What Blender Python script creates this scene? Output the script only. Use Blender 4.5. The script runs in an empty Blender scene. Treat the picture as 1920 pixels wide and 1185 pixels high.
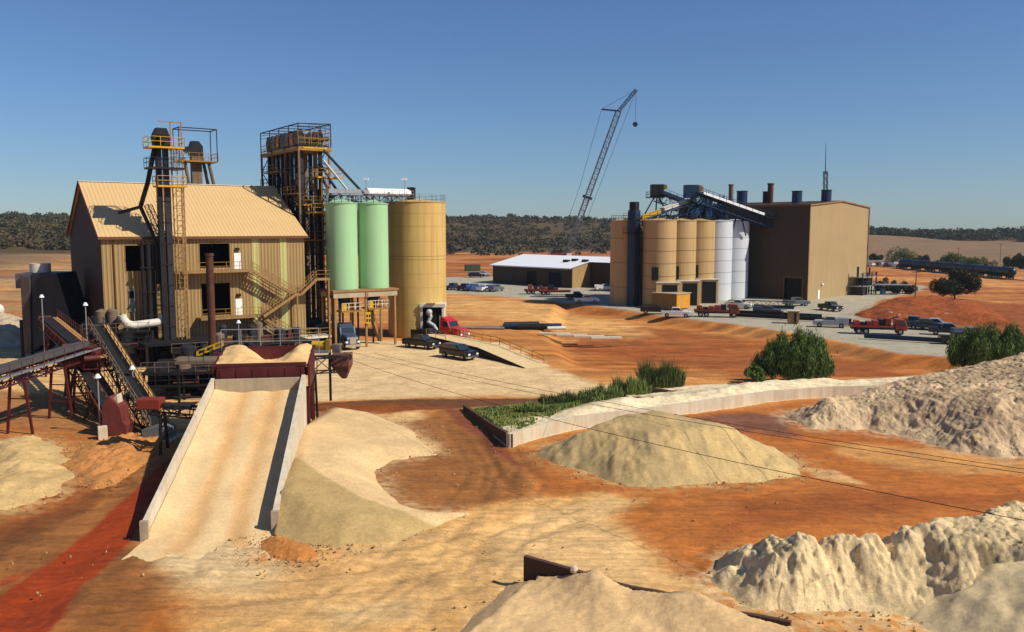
import bpy, math, random, bmesh
import numpy as np
from mathutils import Vector, Matrix
R=math.radians; pi=math.pi
sc=bpy.context.scene; C=sc.collection
random.seed(7); rng=np.random.default_rng(7)
# ---------------------------------------------------------------- camera, sky, sun, exposure
CAMH=17.0; PITCH=R(5.9); FP=1600.0
cam=bpy.data.cameras.new('camera'); cam.lens=30; cam.sensor_width=36; cam.clip_end=9000; cam.clip_start=.5
co=bpy.data.objects.new('camera',cam); C.objects.link(co); co.location=(0,0,CAMH); co.rotation_euler=(pi/2-PITCH,0,0)
sc.camera=co
SAZ=R(69); SEL=R(42)
SUN=Vector((math.sin(SAZ)*math.cos(SEL),-math.cos(SAZ)*math.cos(SEL),math.sin(SEL)))
w=bpy.data.worlds.new("World"); sc.world=w; w.use_nodes=True; nt=w.node_tree
bg=nt.nodes['Background']; sky=nt.nodes.new('ShaderNodeTexSky'); sky.sky_type='NISHITA'; sky.sun_disc=False
sky.sun_elevation=SEL; sky.sun_rotation=math.atan2(SUN.x,SUN.y); sky.altitude=0; sky.air_density=1.0; sky.dust_density=.15; sky.ozone_density=4.0
tint=nt.nodes.new('ShaderNodeVectorMath'); tint.operation='MULTIPLY'; tint.inputs[1].default_value=(.70,.885,1.13)
nt.links.new(sky.outputs[0],tint.inputs[0]); nt.links.new(tint.outputs[0],bg.inputs[0]); bg.inputs[1].default_value=0.074
sl=bpy.data.lights.new('sun','SUN'); sl.energy=5.0; sl.angle=R(.5); sl.color=(1,.93,.79)
so=bpy.data.objects.new('sun',sl); C.objects.link(so); so.rotation_euler=SUN.to_track_quat('Z','Y').to_euler()
sc.view_settings.view_transform='Standard'; sc.view_settings.look='None'; sc.view_settings.exposure=0.12; sc.view_settings.gamma=1
sc.render.resolution_x=1024; sc.render.resolution_y=632
HAZE=.00010
# ---------------------------------------------------------------- surveying helpers: point of the place from bearing and depth
_c,_s=math.cos(PITCH),math.sin(PITCH)
def _ray(px,py):
    a=(px-960)/FP; b=-(py-592.5)/FP
    return (a,_c+b*_s,-_s+b*_c)
def at(px,py,z=0.0):
    d=_ray(px,py); t=(z-CAMH)/d[2]; return Vector((d[0]*t,d[1]*t,z))
def atY(px,py,Y):
    d=_ray(px,py); t=Y/d[1]; return Vector((d[0]*t,Y,CAMH+d[2]*t))
# ---------------------------------------------------------------- noise
def _h(ix,iy,s):
    n=(ix.astype(np.int64)*374761393+iy.astype(np.int64)*668265263+s*974711)&0xffffffff
    n=((n^(n>>13))*1274126177)&0xffffffff
    n=n^(n>>16)
    return (n&0xffff)/65535.0
def vn(x,y,s=0):
    ix=np.floor(x); iy=np.floor(y); fx=x-ix; fy=y-iy
    fx=fx*fx*(3-2*fx); fy=fy*fy*(3-2*fy)
    a=_h(ix,iy,s); b=_h(ix+1,iy,s); c=_h(ix,iy+1,s); d=_h(ix+1,iy+1,s)
    return (a*(1-fx)+b*fx)*(1-fy)+(c*(1-fx)+d*fx)*fy
def fbm(x,y,o=4,s=0):
    r=0;a=.5;t=0
    for i in range(o):
        r=r+a*vn(x*2**i+17*i,y*2**i-9*i,s+i); t+=a; a*=.5
    return r/t-.5          # about -.5..+.5
def sstep(x,a,b):
    t=np.clip((x-a)/(b-a),0,1); return t*t*(3-2*t)
def sdpoly(x,y,P):
    """signed distance to polygon, positive inside"""
    d=np.full(x.shape,1e9); ins=np.zeros(x.shape,bool); n=len(P)
    for i in range(n):
        ax,ay=P[i][0],P[i][1]; bx,by=P[(i+1)%n][0],P[(i+1)%n][1]
        ex,ey=bx-ax,by-ay; L=ex*ex+ey*ey+1e-9
        t=np.clip(((x-ax)*ex+(y-ay)*ey)/L,0,1)
        d=np.minimum(d,np.hypot(x-ax-t*ex,y-ay-t*ey))
        if ay!=by:
            c=((ay>y)!=(by>y))&(x<(bx-ax)*(y-ay)/(by-ay)+ax); ins^=c
    return np.where(ins,d,-d)
def dline(x,y,P):
    d=np.full(x.shape,1e9); sgn=np.zeros(x.shape)
    for (ax,ay),(bx,by) in zip([p[:2] for p in P[:-1]],[p[:2] for p in P[1:]]):
        ex,ey=bx-ax,by-ay; L=math.hypot(ex,ey)+1e-9
        t=np.clip(((x-ax)*ex+(y-ay)*ey)/L/L,0,1)
        q=np.hypot(x-ax-t*ex,y-ay-t*ey); cr=(ex*(y-ay)-ey*(x-ax))/L
        m=q<d; d=np.where(m,q,d); sgn=np.where(m,cr,sgn)
    return d,sgn
def S(r,g,b,k=1.0):
    k*=.84
    f=lambda c:((c/255+.055)/1.055)**2.4 if c>10 else c/255/12.92
    return (f(r)*k,f(g)*k,f(b)*k)
# ---------------------------------------------------------------- materials
MATS={}
def mat(name,col,rough=.6,metal=0,var=.12,scale=.6,bump=0,ribs=None,streak=0,spec=.3,dirt=None,bscale=None):
    if name in MATS: return MATS[name]
    m=bpy.data.materials.new(name); m.use_nodes=True; n=m.node_tree; N=n.nodes; Lk=n.links.new
    b=N['Principled BSDF']; b.inputs['Roughness'].default_value=rough; b.inputs['Metallic'].default_value=metal
    b.inputs['Specular IOR Level'].default_value=spec
    tc=N.new('ShaderNodeTexCoord')
    nz=N.new('ShaderNodeTexNoise'); nz.inputs['Scale'].default_value=scale; nz.inputs['Detail'].default_value=6; nz.inputs['Roughness'].default_value=.65
    Lk(tc.outputs['Object'],nz.inputs['Vector'])
    mr=N.new('ShaderNodeMapRange'); mr.inputs['From Min'].default_value=.25; mr.inputs['From Max'].default_value=.75
    mr.inputs['To Min'].default_value=1-var; mr.inputs['To Max'].default_value=1+var; Lk(nz.outputs[0],mr.inputs['Value'])
    rgb=N.new('ShaderNodeRGB'); rgb.outputs[0].default_value=(*col,1)
    mul=N.new('ShaderNodeVectorMath'); mul.operation='SCALE'; Lk(rgb.outputs[0],mul.inputs[0]); Lk(mr.outputs[0],mul.inputs['Scale'])
    cur=mul.outputs[0]
    if streak:
        mp=N.new('ShaderNodeMapping'); mp.inputs['Scale'].default_value=(1.6,1.6,.07); Lk(tc.outputs['Object'],mp.inputs[0])
        n2=N.new('ShaderNodeTexNoise'); n2.inputs['Scale'].default_value=1.1; n2.inputs['Detail'].default_value=5; Lk(mp.outputs[0],n2.inputs['Vector'])
        m2=N.new('ShaderNodeMapRange'); m2.inputs['From Min'].default_value=.44; m2.inputs['From Max'].default_value=.66
        m2.inputs['To Max'].default_value=streak; Lk(n2.outputs[0],m2.inputs['Value'])
        mx=N.new('ShaderNodeMix'); mx.data_type='RGBA'; Lk(m2.outputs[0],mx.inputs[0]); Lk(cur,mx.inputs[6])
        dc=dirt or tuple(c*.45 for c in col); mx.inputs[7].default_value=(*dc,1); cur=mx.outputs[2]
    h=None
    if ribs:
        ax,sp,dep=ribs
        sx=N.new('ShaderNodeSeparateXYZ'); Lk(tc.outputs['Object'],sx.inputs[0])
        m3=N.new('ShaderNodeMath'); m3.operation='MULTIPLY'; m3.inputs[1].default_value=2*pi/sp; Lk(sx.outputs[ax],m3.inputs[0])
        m4=N.new('ShaderNodeMath'); m4.operation='SINE'; Lk(m3.outputs[0],m4.inputs[0])
        m5=N.new('ShaderNodeMapRange'); m5.inputs['From Min'].default_value=.3; m5.inputs['From Max'].default_value=.9; m5.inputs['To Min'].default_value=1; m5.inputs['To Max'].default_value=1-dep
        Lk(m4.outputs[0],m5.inputs['Value'])
        s2=N.new('ShaderNodeVectorMath'); s2.operation='SCALE'; Lk(cur,s2.inputs[0]); Lk(m5.outputs[0],s2.inputs['Scale']); cur=s2.outputs[0]
        h=m4.outputs[0]
    Lk(cur,b.inputs['Base Color'])
    if bump or h is not None:
        bp=N.new('ShaderNodeBump'); bp.inputs['Strength'].default_value=bump or .4; bp.inputs['Distance'].default_value=.05
        if h is None:
            n3=N.new('ShaderNodeTexNoise'); n3.inputs['Scale'].default_value=bscale or scale*6; n3.inputs['Detail'].default_value=8; Lk(tc.outputs['Object'],n3.inputs['Vector']); h=n3.outputs[0]
        Lk(h,bp.inputs['Height']); Lk(bp.outputs[0],b.inputs['Normal'])
    MATS[name]=m; return m
def soilmat(name,bstr=.5,bs=3.0,var=.22,dist=.12,stretch=.7):
    m=bpy.data.materials.new(name); m.use_nodes=True; n=m.node_tree; N=n.nodes; Lk=n.links.new
    b=N['Principled BSDF']; b.inputs['Specular IOR Level'].default_value=.25
    a=N.new('ShaderNodeVertexColor'); a.layer_name='Col'
    tc=N.new('ShaderNodeTexCoord')
    def tex(sc,det,rg,lo,hi,amp,mapsc=None):
        t_=N.new('ShaderNodeTexNoise'); t_.inputs['Scale'].default_value=sc; t_.inputs['Detail'].default_value=det; t_.inputs['Roughness'].default_value=rg
        if mapsc:
            mp=N.new('ShaderNodeMapping'); mp.inputs['Scale'].default_value=mapsc; Lk(tc.outputs['Object'],mp.inputs[0]); Lk(mp.outputs[0],t_.inputs['Vector'])
        else: Lk(tc.outputs['Object'],t_.inputs['Vector'])
        q_=N.new('ShaderNodeMapRange'); q_.inputs['From Min'].default_value=lo; q_.inputs['From Max'].default_value=hi; q_.inputs['To Min'].default_value=1-amp; q_.inputs['To Max'].default_value=1+amp*.8
        Lk(t_.outputs[0],q_.inputs['Value']); return t_,q_
    n1,q1=tex(.45,8,.65,.35,.65,var*.7); n2,q2=tex(bs,8,.7,.38,.62,var*.8); n4,q4=tex(bs*5,4,.7,.38,.62,var*.75); n5,q5=tex(1.0,6,.7,.40,.60,var*stretch,(.35,2.6,1))
    m1=N.new('ShaderNodeMath'); m1.operation='MULTIPLY'; Lk(q1.outputs[0],m1.inputs[0]); Lk(q2.outputs[0],m1.inputs[1])
    m2=N.new('ShaderNodeMath'); m2.operation='MULTIPLY'; Lk(q4.outputs[0],m2.inputs[0]); Lk(q5.outputs[0],m2.inputs[1])
    mr=N.new('ShaderNodeMath'); mr.operation='MULTIPLY'; Lk(m1.outputs[0],mr.inputs[0]); Lk(m2.outputs[0],mr.inputs[1])
    s=N.new('ShaderNodeVectorMath'); s.operation='SCALE'; Lk(a.outputs['Color'],s.inputs[0]); Lk(mr.outputs[0],s.inputs['Scale'])
    Lk(s.outputs[0],b.inputs['Base Color'])
    r=N.new('ShaderNodeMapRange'); r.inputs['To Min'].default_value=.35; r.inputs['To Max'].default_value=.95; Lk(a.outputs['Alpha'],r.inputs['Value']); Lk(r.outputs[0],b.inputs['Roughness'])
    bp=N.new('ShaderNodeBump'); bp.inputs['Strength'].default_value=bstr; bp.inputs['Distance'].default_value=dist; hs=N.new('ShaderNodeMath'); hs.operation='MULTIPLY_ADD'; hs.inputs[1].default_value=.5; Lk(n4.outputs[0],hs.inputs[0]); Lk(n2.outputs[0],hs.inputs[2])
    Lk(hs.outputs[0],bp.inputs['Height']); Lk(bp.outputs[0],b.inputs['Normal'])
    MATS[name]=m; return m
K=.86
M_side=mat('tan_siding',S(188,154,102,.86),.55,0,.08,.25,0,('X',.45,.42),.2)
M_gable=mat('shade_toned_gable',S(100,60,44,.26),.7,0,.1,.25,0,('Y',.6,.3))  # gable siding darkened in colour to carry its shade
M_roof=mat('tan_roof',S(236,196,138,.88),.5,0,.04,.3,0,('X',.5,.12),.06)
M_trim=mat('brown_trim',S(110,72,45),.6)
M_stripe=mat('green_skylight',S(212,206,132,.85),.4,0,.08,.5,0,('X',.6,.2))
M_black=mat('black_opening',(.004,.004,.005),.9,0,0)
M_dark=mat('dark_steel',(.016,.014,.015),.55,.3,.35,1.5)
M_dark2=mat('charcoal_steel',(.03,.03,.035),.5,.3,.35,1.5)
M_rust=mat('rusty_steel',(.09,.032,.018),.8,.1,.4,1.2)
M_maroon=mat('maroon_steel',(.085,.014,.014),.55,.1,.35,1.0)
M_brownst=mat('brown_steel',S(176,136,86,.85),.6,.1,.2,1.0,streak=.3)
M_yel=mat('yellow_steel',S(220,170,40,.9),.5,0,.2,1.5)
M_yel2=mat('worn_yellow_steel',S(175,130,50,.8),.6,0,.25,1.5)
M_gal=mat('galvanised_steel',(.36,.37,.38),.4,.5,.2,1.5)
M_pale=mat('pale_steel',(.60,.56,.48),.5,.0,.15,1)
M_green=mat('pale_green_paint',S(180,224,170,.86),.42,0,.05,.2,0,None,.14,dirt=S(110,180,95))
M_yelsilo=mat('mustard_paint',S(222,190,116,.9),.5,0,.07,.2,0,None,.5,dirt=S(190,135,60))
M_tansilo=mat('tan_silo_paint',S(206,170,116,.92),.5,0,.06,.2,0,None,.25)
M_whitesilo=mat('white_silo_paint',S(226,230,236,.9),.4,0,.04,.2,0,None,.15)
M_seam=mat('seam_band',(.16,.10,.05),.6)
M_seamw=mat('grey_seam_band',(.3,.31,.34),.5)
M_conc=mat('concrete',S(200,180,150,.85),.85,0,.2,.8,.25,streak=.3)
M_concl=mat('pale_concrete',S(225,212,185,.92),.85,0,.15,.5,.25,streak=.35,dirt=S(190,140,90))
M_slate=mat('slate_panel',(.030,.037,.048),.5,.2,.25,.5,streak=.4)
M_white=mat('white_paint',(.78,.78,.76),.45,0,.05,1)
M_whiteroof=mat('white_metal_roof',(.88,.88,.88),.4,.0,.03,.3,0,('X',.6,.08))
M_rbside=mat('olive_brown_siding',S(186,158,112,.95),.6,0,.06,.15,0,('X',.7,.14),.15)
M_rbshade=mat('shade_toned_siding',S(120,88,60,.36),.7,0,.06,.15,0,('Y',.7,.2))  # siding colour lowered to paint in the shade of walls facing off the sun
M_rubber=mat('rubber',(.012,.012,.012),.85)
M_glass=mat('window_glass',(.02,.03,.04),.08,0,0,spec=.8)
M_chrome=mat('chrome',(.6,.6,.6),.2,.9,.05)
M_bluest=mat('blue_black_steel',(.016,.040,.085),.45,.3,.35,1.0)
M_teal=mat('teal_black_paint',(.010,.028,.032),.3,.1,.2,.6)
M_orange=mat('orange_paint',S(215,140,40,.85),.6,0,.15,.8)
M_red=mat('red_paint',(.48,.02,.02),.3,0,.12,1)
M_redbr=mat('brick_red_paint',(.20,.03,.018),.5,0,.25,1)
M_skin=mat('skin',(.4,.22,.14),.6,0,.05)
M_cloth=mat('dark_cloth',(.02,.025,.04),.9)
M_wire=mat('black_cable',(.012,.01,.01),.6)
M_ipe=mat('weathered_timber',(.16,.11,.07),.85,0,.3,1)
def paint(n,c): return mat(n+'_car_paint',c,.25,.1,.04,1,spec=.6)
# ---------------------------------------------------------------- object helpers
def thing(name,label,cat,loc=(0,0,0),rz=0,group=None):
    o=bpy.data.objects.new(name,None); C.objects.link(o); o.location=loc; o.rotation_euler=(0,0,rz); o.empty_display_size=.1
    o['label']=label; o['category']=cat
    o['kind']='thing'
    if group: o['group']=group
    return o
def tag(o,label=None,cat=None,group=None,kind=None):
    if label: o['label']=label
    if cat: o['category']=cat
    if group: o['group']=group
    if kind or cat: o['kind']=kind or 'thing'
    return o
class MB:
    def __init__(s): s.v=[]; s.f=[]
    def add(s,vs,fs):
        k=len(s.v); s.v+= [tuple(v) for v in vs]; s.f+=[tuple(k+i for i in f) for f in fs]; return s
    def box(s,x0,y0,z0,x1,y1,z1):
        return s.add([(x0,y0,z0),(x1,y0,z0),(x1,y1,z0),(x0,y1,z0),(x0,y0,z1),(x1,y0,z1),(x1,y1,z1),(x0,y1,z1)],
            [(0,3,2,1),(4,5,6,7),(0,1,5,4),(1,2,6,5),(2,3,7,6),(3,0,4,7)])
    def beam(s,p,q,w,h=None,up=(0,0,1)):
        h=h or w; p=Vector(p); q=Vector(q); d=(q-p)
        if d.length<1e-6: return s
        d.normalize(); u=Vector(up)
        if abs(d.dot(u))>.95: u=Vector((0,1,0))
        a=d.cross(u).normalized()*(w/2); b=a.cross(d).normalized()*(h/2)
        vs=[p-a-b,p+a-b,p+a+b,p-a+b,q-a-b,q+a-b,q+a+b,q-a+b]
        return s.add(vs,[(0,3,2,1),(4,5,6,7),(0,1,5,4),(1,2,6,5),(2,3,7,6),(3,0,4,7)])
    def cyl(s,p,q,r,r2=None,n=12,cap=True):
        r2=r if r2 is None else r2; p=Vector(p); q=Vector(q); d=(q-p).normalized()
        u=Vector((0,0,1)) if abs(d.z)<.9 else Vector((1,0,0))
        a=d.cross(u).normalized(); b=a.cross(d)
        vs=[p+a*r*math.cos(2*pi*i/n)+b*r*math.sin(2*pi*i/n) for i in range(n)]+[q+a*r2*math.cos(2*pi*i/n)+b*r2*math.sin(2*pi*i/n) for i in range(n)]
        fs=[(i,(i+1)%n,n+(i+1)%n,n+i) for i in range(n)]
        if cap: fs+=[tuple(range(n))[::-1],tuple(range(n,2*n))]
        return s.add(vs,fs)
    def tube(s,pts,r,n=10):
        for a,b in zip(pts[:-1],pts[1:]): s.cyl(a,b,r,n=n)
        for p in pts[1:-1]: s.ball(p,r*1.0,n=n)
        return s
    def ball(s,c,r,n=12,sz=1,zmin=-1):
        m=max(4,n//2); c=Vector(c); vs=[];fs=[]
        for j in range(m+1):
            t=pi*j/m; z=-math.cos(t)
            for i in range(n): vs.append(c+Vector((math.sin(t)*math.cos(2*pi*i/n)*r,math.sin(t)*math.sin(2*pi*i/n)*r,z*r*sz)))
        for j in range(m):
            for i in range(n): fs.append((j*n+i,j*n+(i+1)%n,(j+1)*n+(i+1)%n,(j+1)*n+i))
        return s.add(vs,fs)
    def prism(s,pts,y0,y1,ax='y'):
        """2d outline pts extruded: ax y -> (x,z); ax x -> (y,z); ax z -> (x,y)"""
        n=len(pts)
        g={'y':lambda a,b,t:(a,t,b),'x':lambda a,b,t:(t,a,b),'z':lambda a,b,t:(a,b,t)}[ax]
        vs=[g(a,b,y0) for a,b in pts]+[g(a,b,y1) for a,b in pts]
        return s.add(vs,[tuple(range(n)),tuple(range(2*n-1,n-1,-1))]+[(i,n+i,n+(i+1)%n,(i+1)%n) for i in range(n)])
    def rail(s,pts,h=1.1,t=.07,step=1.8,closed=False,mid=True):
        pts=[Vector(p) for p in pts]
        if closed: pts=pts+[pts[0]]
        for a,b in zip(pts[:-1],pts[1:]):
            L=(b-a).length; k=max(1,round(L/step))
            for i in range(k+1):
                p=a.lerp(b,i/k); s.beam(p,p+Vector((0,0,h)),t)
            for z in ((h,h*.52) if mid else (h,)): s.beam(a+Vector((0,0,z)),b+Vector((0,0,z)),t*.95)
        return s
    def truss(s,p,q,w,h,t,n=None,up=(0,0,1)):
        """four chord lattice box from p to q (centre line)"""
        p=Vector(p); q=Vector(q); d=(q-p); L=d.length; d.normalize(); u=Vector(up)
        a=d.cross(u).normalized()*(w/2); b=a.cross(d).normalized()*(h/2); n=n or max(2,int(L/max(w,h)))
        cs=[-a-b,a-b,a+b,-a+b]
        for c_ in cs: s.beam(p+c_,q+c_,t)
        for i in range(n):
            m0=p+d*L*i/n; m1=p+d*L*(i+1)/n
            for k in range(4):
                e,f=cs[k],cs[(k+1)%4]
                if i%2: e,f=f,e
                s.beam(m0+e,m1+f,t*.6); s.beam(m0+e,m0+f,t*.6)
        return s
    def build(s,name,m,parent=None,smooth=False,loc=None,rz=0,bevel=0):
        me=bpy.data.meshes.new(name); me.from_pydata(s.v,[],s.f); me.update()
        if smooth:
            me.polygons.foreach_set('use_smooth',[True]*len(me.polygons))
            try: me.set_sharp_from_angle(angle=R(38))
            except Exception: pass
        o=bpy.data.objects.new(name,me); C.objects.link(o); me.materials.append(m)
        if parent: o.parent=parent
        if loc is not None: o.location=loc; o.rotation_euler=(0,0,rz)
        if bevel:
            b=o.modifiers.new('b','BEVEL'); b.width=bevel; b.segments=2; b.limit_method='ANGLE'; b.angle_limit=R(40)
        return o
def dup(root,loc,rz=0,label=None,group=None):
    def cp(o,par):
        c=o.copy(); C.objects.link(c); c.parent=par
        for ch in list(o.children): cp(ch,c)
        return c
    r=cp(root,None); r.location=loc; r.rotation_euler=(0,0,rz)
    if label: r['label']=label
    if group: r['group']=group
    return r
def npmesh(name,V,F,m,parent=None,col=None,smooth=True):
    me=bpy.data.meshes.new(name); V=np.asarray(V,dtype=np.float32); F=np.asarray(F,dtype=np.int32); k=F.shape[1]
    me.vertices.add(len(V)); me.vertices.foreach_set('co',V.ravel()); me.loops.add(F.size); me.loops.foreach_set('vertex_index',F.ravel())
    me.polygons.add(len(F)); me.polygons.foreach_set('loop_start',np.arange(0,F.size,k,dtype=np.int32))
    try: me.polygons.foreach_set('loop_total',np.full(len(F),k,dtype=np.int32))
    except Exception: pass
    me.polygons.foreach_set('use_smooth',np.full(len(F),smooth)); me.update(calc_edges=True)
    if col is not None:
        a=me.color_attributes.new('Col','FLOAT_COLOR','POINT'); a.data.foreach_set('color',np.asarray(col,dtype=np.float32).ravel())
    me.materials.append(m); o=bpy.data.objects.new(name,me); C.objects.link(o)
    if parent: o.parent=parent
    return o
def gridfaces(nr,nc):
    i=np.arange(nr-1)[:,None]*nc+np.arange(nc-1)[None,:]; i=i.ravel()
    return np.stack([i,i+1,i+nc+1,i+nc],1)
# ---------------------------------------------------------------- terrain
def pxs(*l): return [at(a,b)[:2] for a,b in l]
WALLP=pxs((955,838),(1010,820),(1080,804),(1150,795),(1240,784),(1330,770),(1450,752),(1560,744),(1640,742))
KERBP=pxs((955,838),(912,803),(868,768))
BACKP=pxs((868,768),(960,757),(1130,748),(1190,733),(1300,722),(1420,716),(1600,712),(1760,702),(1960,690),(2150,680))
BANK=[*WALLP,*pxs((1800,760),(2150,780)),*BACKP[::-1]]
APRON=pxs((835,549),(900,552),(1040,565),(1150,577),(1250,592),(1420,613),(1560,637),(1690,662),(1760,668),(1850,668))+[(78,128),(72,150),(76,178),(86,200),(112,233),(122,250),(118,268),(100,262),(92,240)]+[(75,260),(40,275),(-2,300),(-30,296),(-36,262)]
DIP=[(p[0],p[1]) for p in APRON[2:9]]+[(60,106),(45,97),(22,95),(6,105),(4,140)]
def tz(x,y,fine=False):
    D=np.hypot(x,y); px=960+FP*x/np.maximum(y,1)
    px=np.where(y<5,np.where(x<0,0,1920),px)
    amp=np.interp(px,[0,200,500,835,1000,1150,1400,1630,1920],[27,27,29,29,26,20,8,8,6])
    d0=np.interp(px,[0,200,500,835,1150,1630],[230,230,450,560,600,420])
    z=amp*sstep(D,d0,1050)+fbm(x/90,y/90,3,5)*10*sstep(D,500,900)
    sd=sdpoly(x,y,DIP); z=z-1.3*sstep(sd,0,4)*(1-.0)
    sb=sdpoly(x,y,BANK); db,_=dline(x,y,BACKP); dw,_=dline(x,y,WALLP)
    bh=(.78*sstep(db,0,7)+(.35+.9*np.clip(fbm(x/5,y/9,3,9)+.35,0,1))*np.exp(-((dw-2.3)/1.5)**2)*sstep(x,2,7)+.25*fbm(x/.9,y/.9,3,19)*sstep(dw,.5,1.5))
    z=z+np.where(sb>0,bh*sstep(sb,0,.35),0)
    return z
def TZ(x,y): return float(tz(np.array([float(x)]),np.array([float(y)]))[0])
def smin(a,b,k):
    h=np.clip(.5+.5*(b-a)/k,0,1); return b*(1-h)+a*h-k*h*(1-h)
COLS=dict(pale=S(234,200,148),tan=S(236,192,130),peach=S(232,178,106),orange=S(190,110,44),rust=S(154,78,28),brown=S(160,102,50),dbrown=S(108,66,32),
    red=S(164,60,10,1.05),wet=S(138,74,44),purple=S(128,84,62),conc=S(180,172,150),field=S(140,110,78),dry=S(186,148,96),scrub=S(88,72,44),grass=S(120,118,48),white=S(240,218,178))
def paintground(x,y):
    n=x.size; col=np.zeros((n,3)); D=np.hypot(x,y); alpha=np.ones(n)
    wx=x+(fbm(x/3,y/3,6,21)*2.6+fbm(x/.5,y/.4,3,22)*.5)*np.clip(D/60,.5,6); wy=y+(fbm(x/3,y/3,6,33)*2.4+fbm(x/.6,y/.3,3,34)*.5)*np.clip(D/60,.5,8)
    big=fbm(x/18,y/18,4,3); st=fbm(x/9+fbm(x/9,y/9,3,15)*2,y/1.1,6,8)   # streaks lying across the view
    c0=np.array(COLS['orange'])[None]*(1+.35*big+.35*st)[:,None]
    m=np.clip(.5+2.2*big+.8*st,0,1)[:,None]; c0=c0*(1-m*.55)+np.array(COLS['peach'])[None]*m*.55
    col[:]=c0
    def lay(poly,c,fe=.6,a=1.0,wet=None,warp=1.0,mod=.18):
        nonlocal col,alpha
        P=pxs(*poly) if poly[0][0]>150 or poly[0][1]>300 or poly[0][0]<-100 else poly
        X=[p[0] for p in P];Y=[p[1] for p in P]; pad=8+fe*6
        b=(x>min(X)-pad)&(x<max(X)+pad)&(y>min(Y)-pad)&(y<max(Y)+pad)
        if not b.any(): return
        xx=x[b]+(wx[b]-x[b])*warp; yy=y[b]+(wy[b]-y[b])*warp
        sd=sdpoly(xx,yy,P); k=sstep(sd,-fe,fe)*a
        cc=np.array(COLS[c] if isinstance(c,str) else c)[None]*(1+mod*2*fbm(x[b]/2.2,y[b]/2.2,5,40)+mod*2.0*st[b])[:,None]
        col[b]=col[b]*(1-k[:,None])+cc*k[:,None]
        if wet is not None: alpha[b]=alpha[b]*(1-k)+wet*k
    # far country
    px=960+FP*x/np.maximum(y,1)
    def mixc(c,k,mod=.25):
        nonlocal col
        cc=np.array(COLS[c])[None]*(1+mod*2*fbm(x/30,y/12,4,50))[:,None]; col=col*(1-k[:,None])+cc*k[:,None]
    mixc('dry',sstep(D,120,150)*(px<600)*np.clip(.7+3*fbm(x/20,y/9,4,61),0,1))
    mixc('field',sstep(D,200,260)*(px<600)*np.clip(.55+3*fbm(x/30,y/14,4,64),0,1))
    mixc('rust',sstep(D,230,330)*(px>780)*(px<1300)*np.clip(.6+3*fbm(x/40,y/12,4,62),0,1)*.8)
    mixc('scrub',sstep(D,np.interp(px,[0,200,700,1200,1500],[430,430,540,600,5000]),np.interp(px,[0,200,700,1200,1500],[470,470,600,640,6000]))*(px<1450))
    mixc('field',sstep(D,395,430)*sstep(px,1380,1420))
    mixc('rust',((D<395)&(D>150)&(px>1500))*.6*np.clip(.5+3*fbm(x/30,y/8,4,63),0,1))
    mid=sstep(D,85,105)*(1-sstep(D,330,420)); s2=fbm(x/22+fbm(x/12,y/12,3,16)*1.5,y/1.7,5,18); col=col*(1+mid*1.1*s2)[:,None]
    # middle ground
    lay([(1050,640),(1120,600),(1200,598),(1420,622),(1560,650),(1680,668),(1700,690),(1400,690),(1150,650)],'rust',2,.75,mod=.4)
    lay([(840,556),(1040,572),(1200,600),(1200,620),(980,600),(840,590)],'peach',3,.7,mod=.4)
    lay([(1560,600),(1640,560),(1760,556),(2000,580),(2000,640),(1800,640),(1690,600)],'rust',2,.8,mod=.4)
    lay([(560,650),(700,636),(770,642),(930,640),(1000,672),(1070,700),(1150,722),(1150,738),(1000,742),(860,742),(700,748),(560,752)],'pale',1.2,.95,mod=.1)
    lay([(-200,660),(560,640),(560,760),(330,820),(-200,760)],'tan',3,.8)
    lay([(-200,740),(60,735),(200,740),(330,820),(240,870),(100,800),(-200,800)],'brown',2,.85)
    # haul road below the pad, wet red on the left
    lay([(560,757),(760,748),(1000,746),(1180,736),(1180,748),(1100,757),(960,760),(860,766),(560,780)],'dbrown',.6,.95,.45,.5)
    lay([(560,762),(740,757),(860,764),(720,775),(560,782)],'rust',.7,.85,.6,.6)
    lay([(600,780),(790,772),(840,800),(830,860),(700,850),(590,800)],'tan',.8,.9)
    lay([(760,790),(850,766),(930,810),(985,850),(1010,930),(900,955),(850,960),(790,965),(700,930),(690,880),(730,862),(830,850)],'brown',1.0,.95,.8)
    lay([(840,762),(870,768),(955,838),(975,880),(930,850),(850,790)],'wet',.5,.9,.45,.6)
    # basin
    lay([(960,842),(1100,806),(1330,772),(1560,746),(1640,744),(2100,800),(2100,1010),(1500,1075),(1300,1105),(1160,960),(1010,920)],'orange',1.0,.9,.85)
    lay([(985,850),(1090,815),(1200,795),(1060,850),(1020,900),(980,880)],'brown',1.0,.7)
    lay([(1310,782),(1400,772),(1500,785),(1480,820),(1420,812),(1340,800)],'purple',.8,.85,.4)
    lay([(1560,830),(1700,836),(2000,870),(2000,900),(1700,880),(1560,850)],'peach',1.0,.55)
    lay([(1380,930),(1600,920),(1900,930),(1700,960),(1480,985),(1330,1010)],'rust',1.5,.65,.7)
    lay([(1480,870),(1560,880),(1640,905),(1560,900)],'tan',.4,.7)
    # pale apron of spilled sand in the foreground
    lay([(230,1040),(500,1000),(700,1010),(860,960),(1010,930),(1120,922),(1215,936),(1160,965),(1200,1010),(1215,1060),(1300,1090),(1360,1110),(985,1110),(900,1260),(330,1260),(330,1130),(260,1080)],'peach',.9,.95,mod=.22)
    lay([(1000,950),(1130,930),(1200,940),(1150,970),(1190,1010),(1210,1070),(1290,1096),(1000,1080),(940,1060),(930,990)],'tan',1.2,.85)
    lay([(280,1010),(500,1000),(520,1060),(430,1110),(300,1060)],'pale',.8,.8)
    lay([(620,1140),(760,1125),(800,1160),(640,1185)],'pale',.8,.6)
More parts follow.
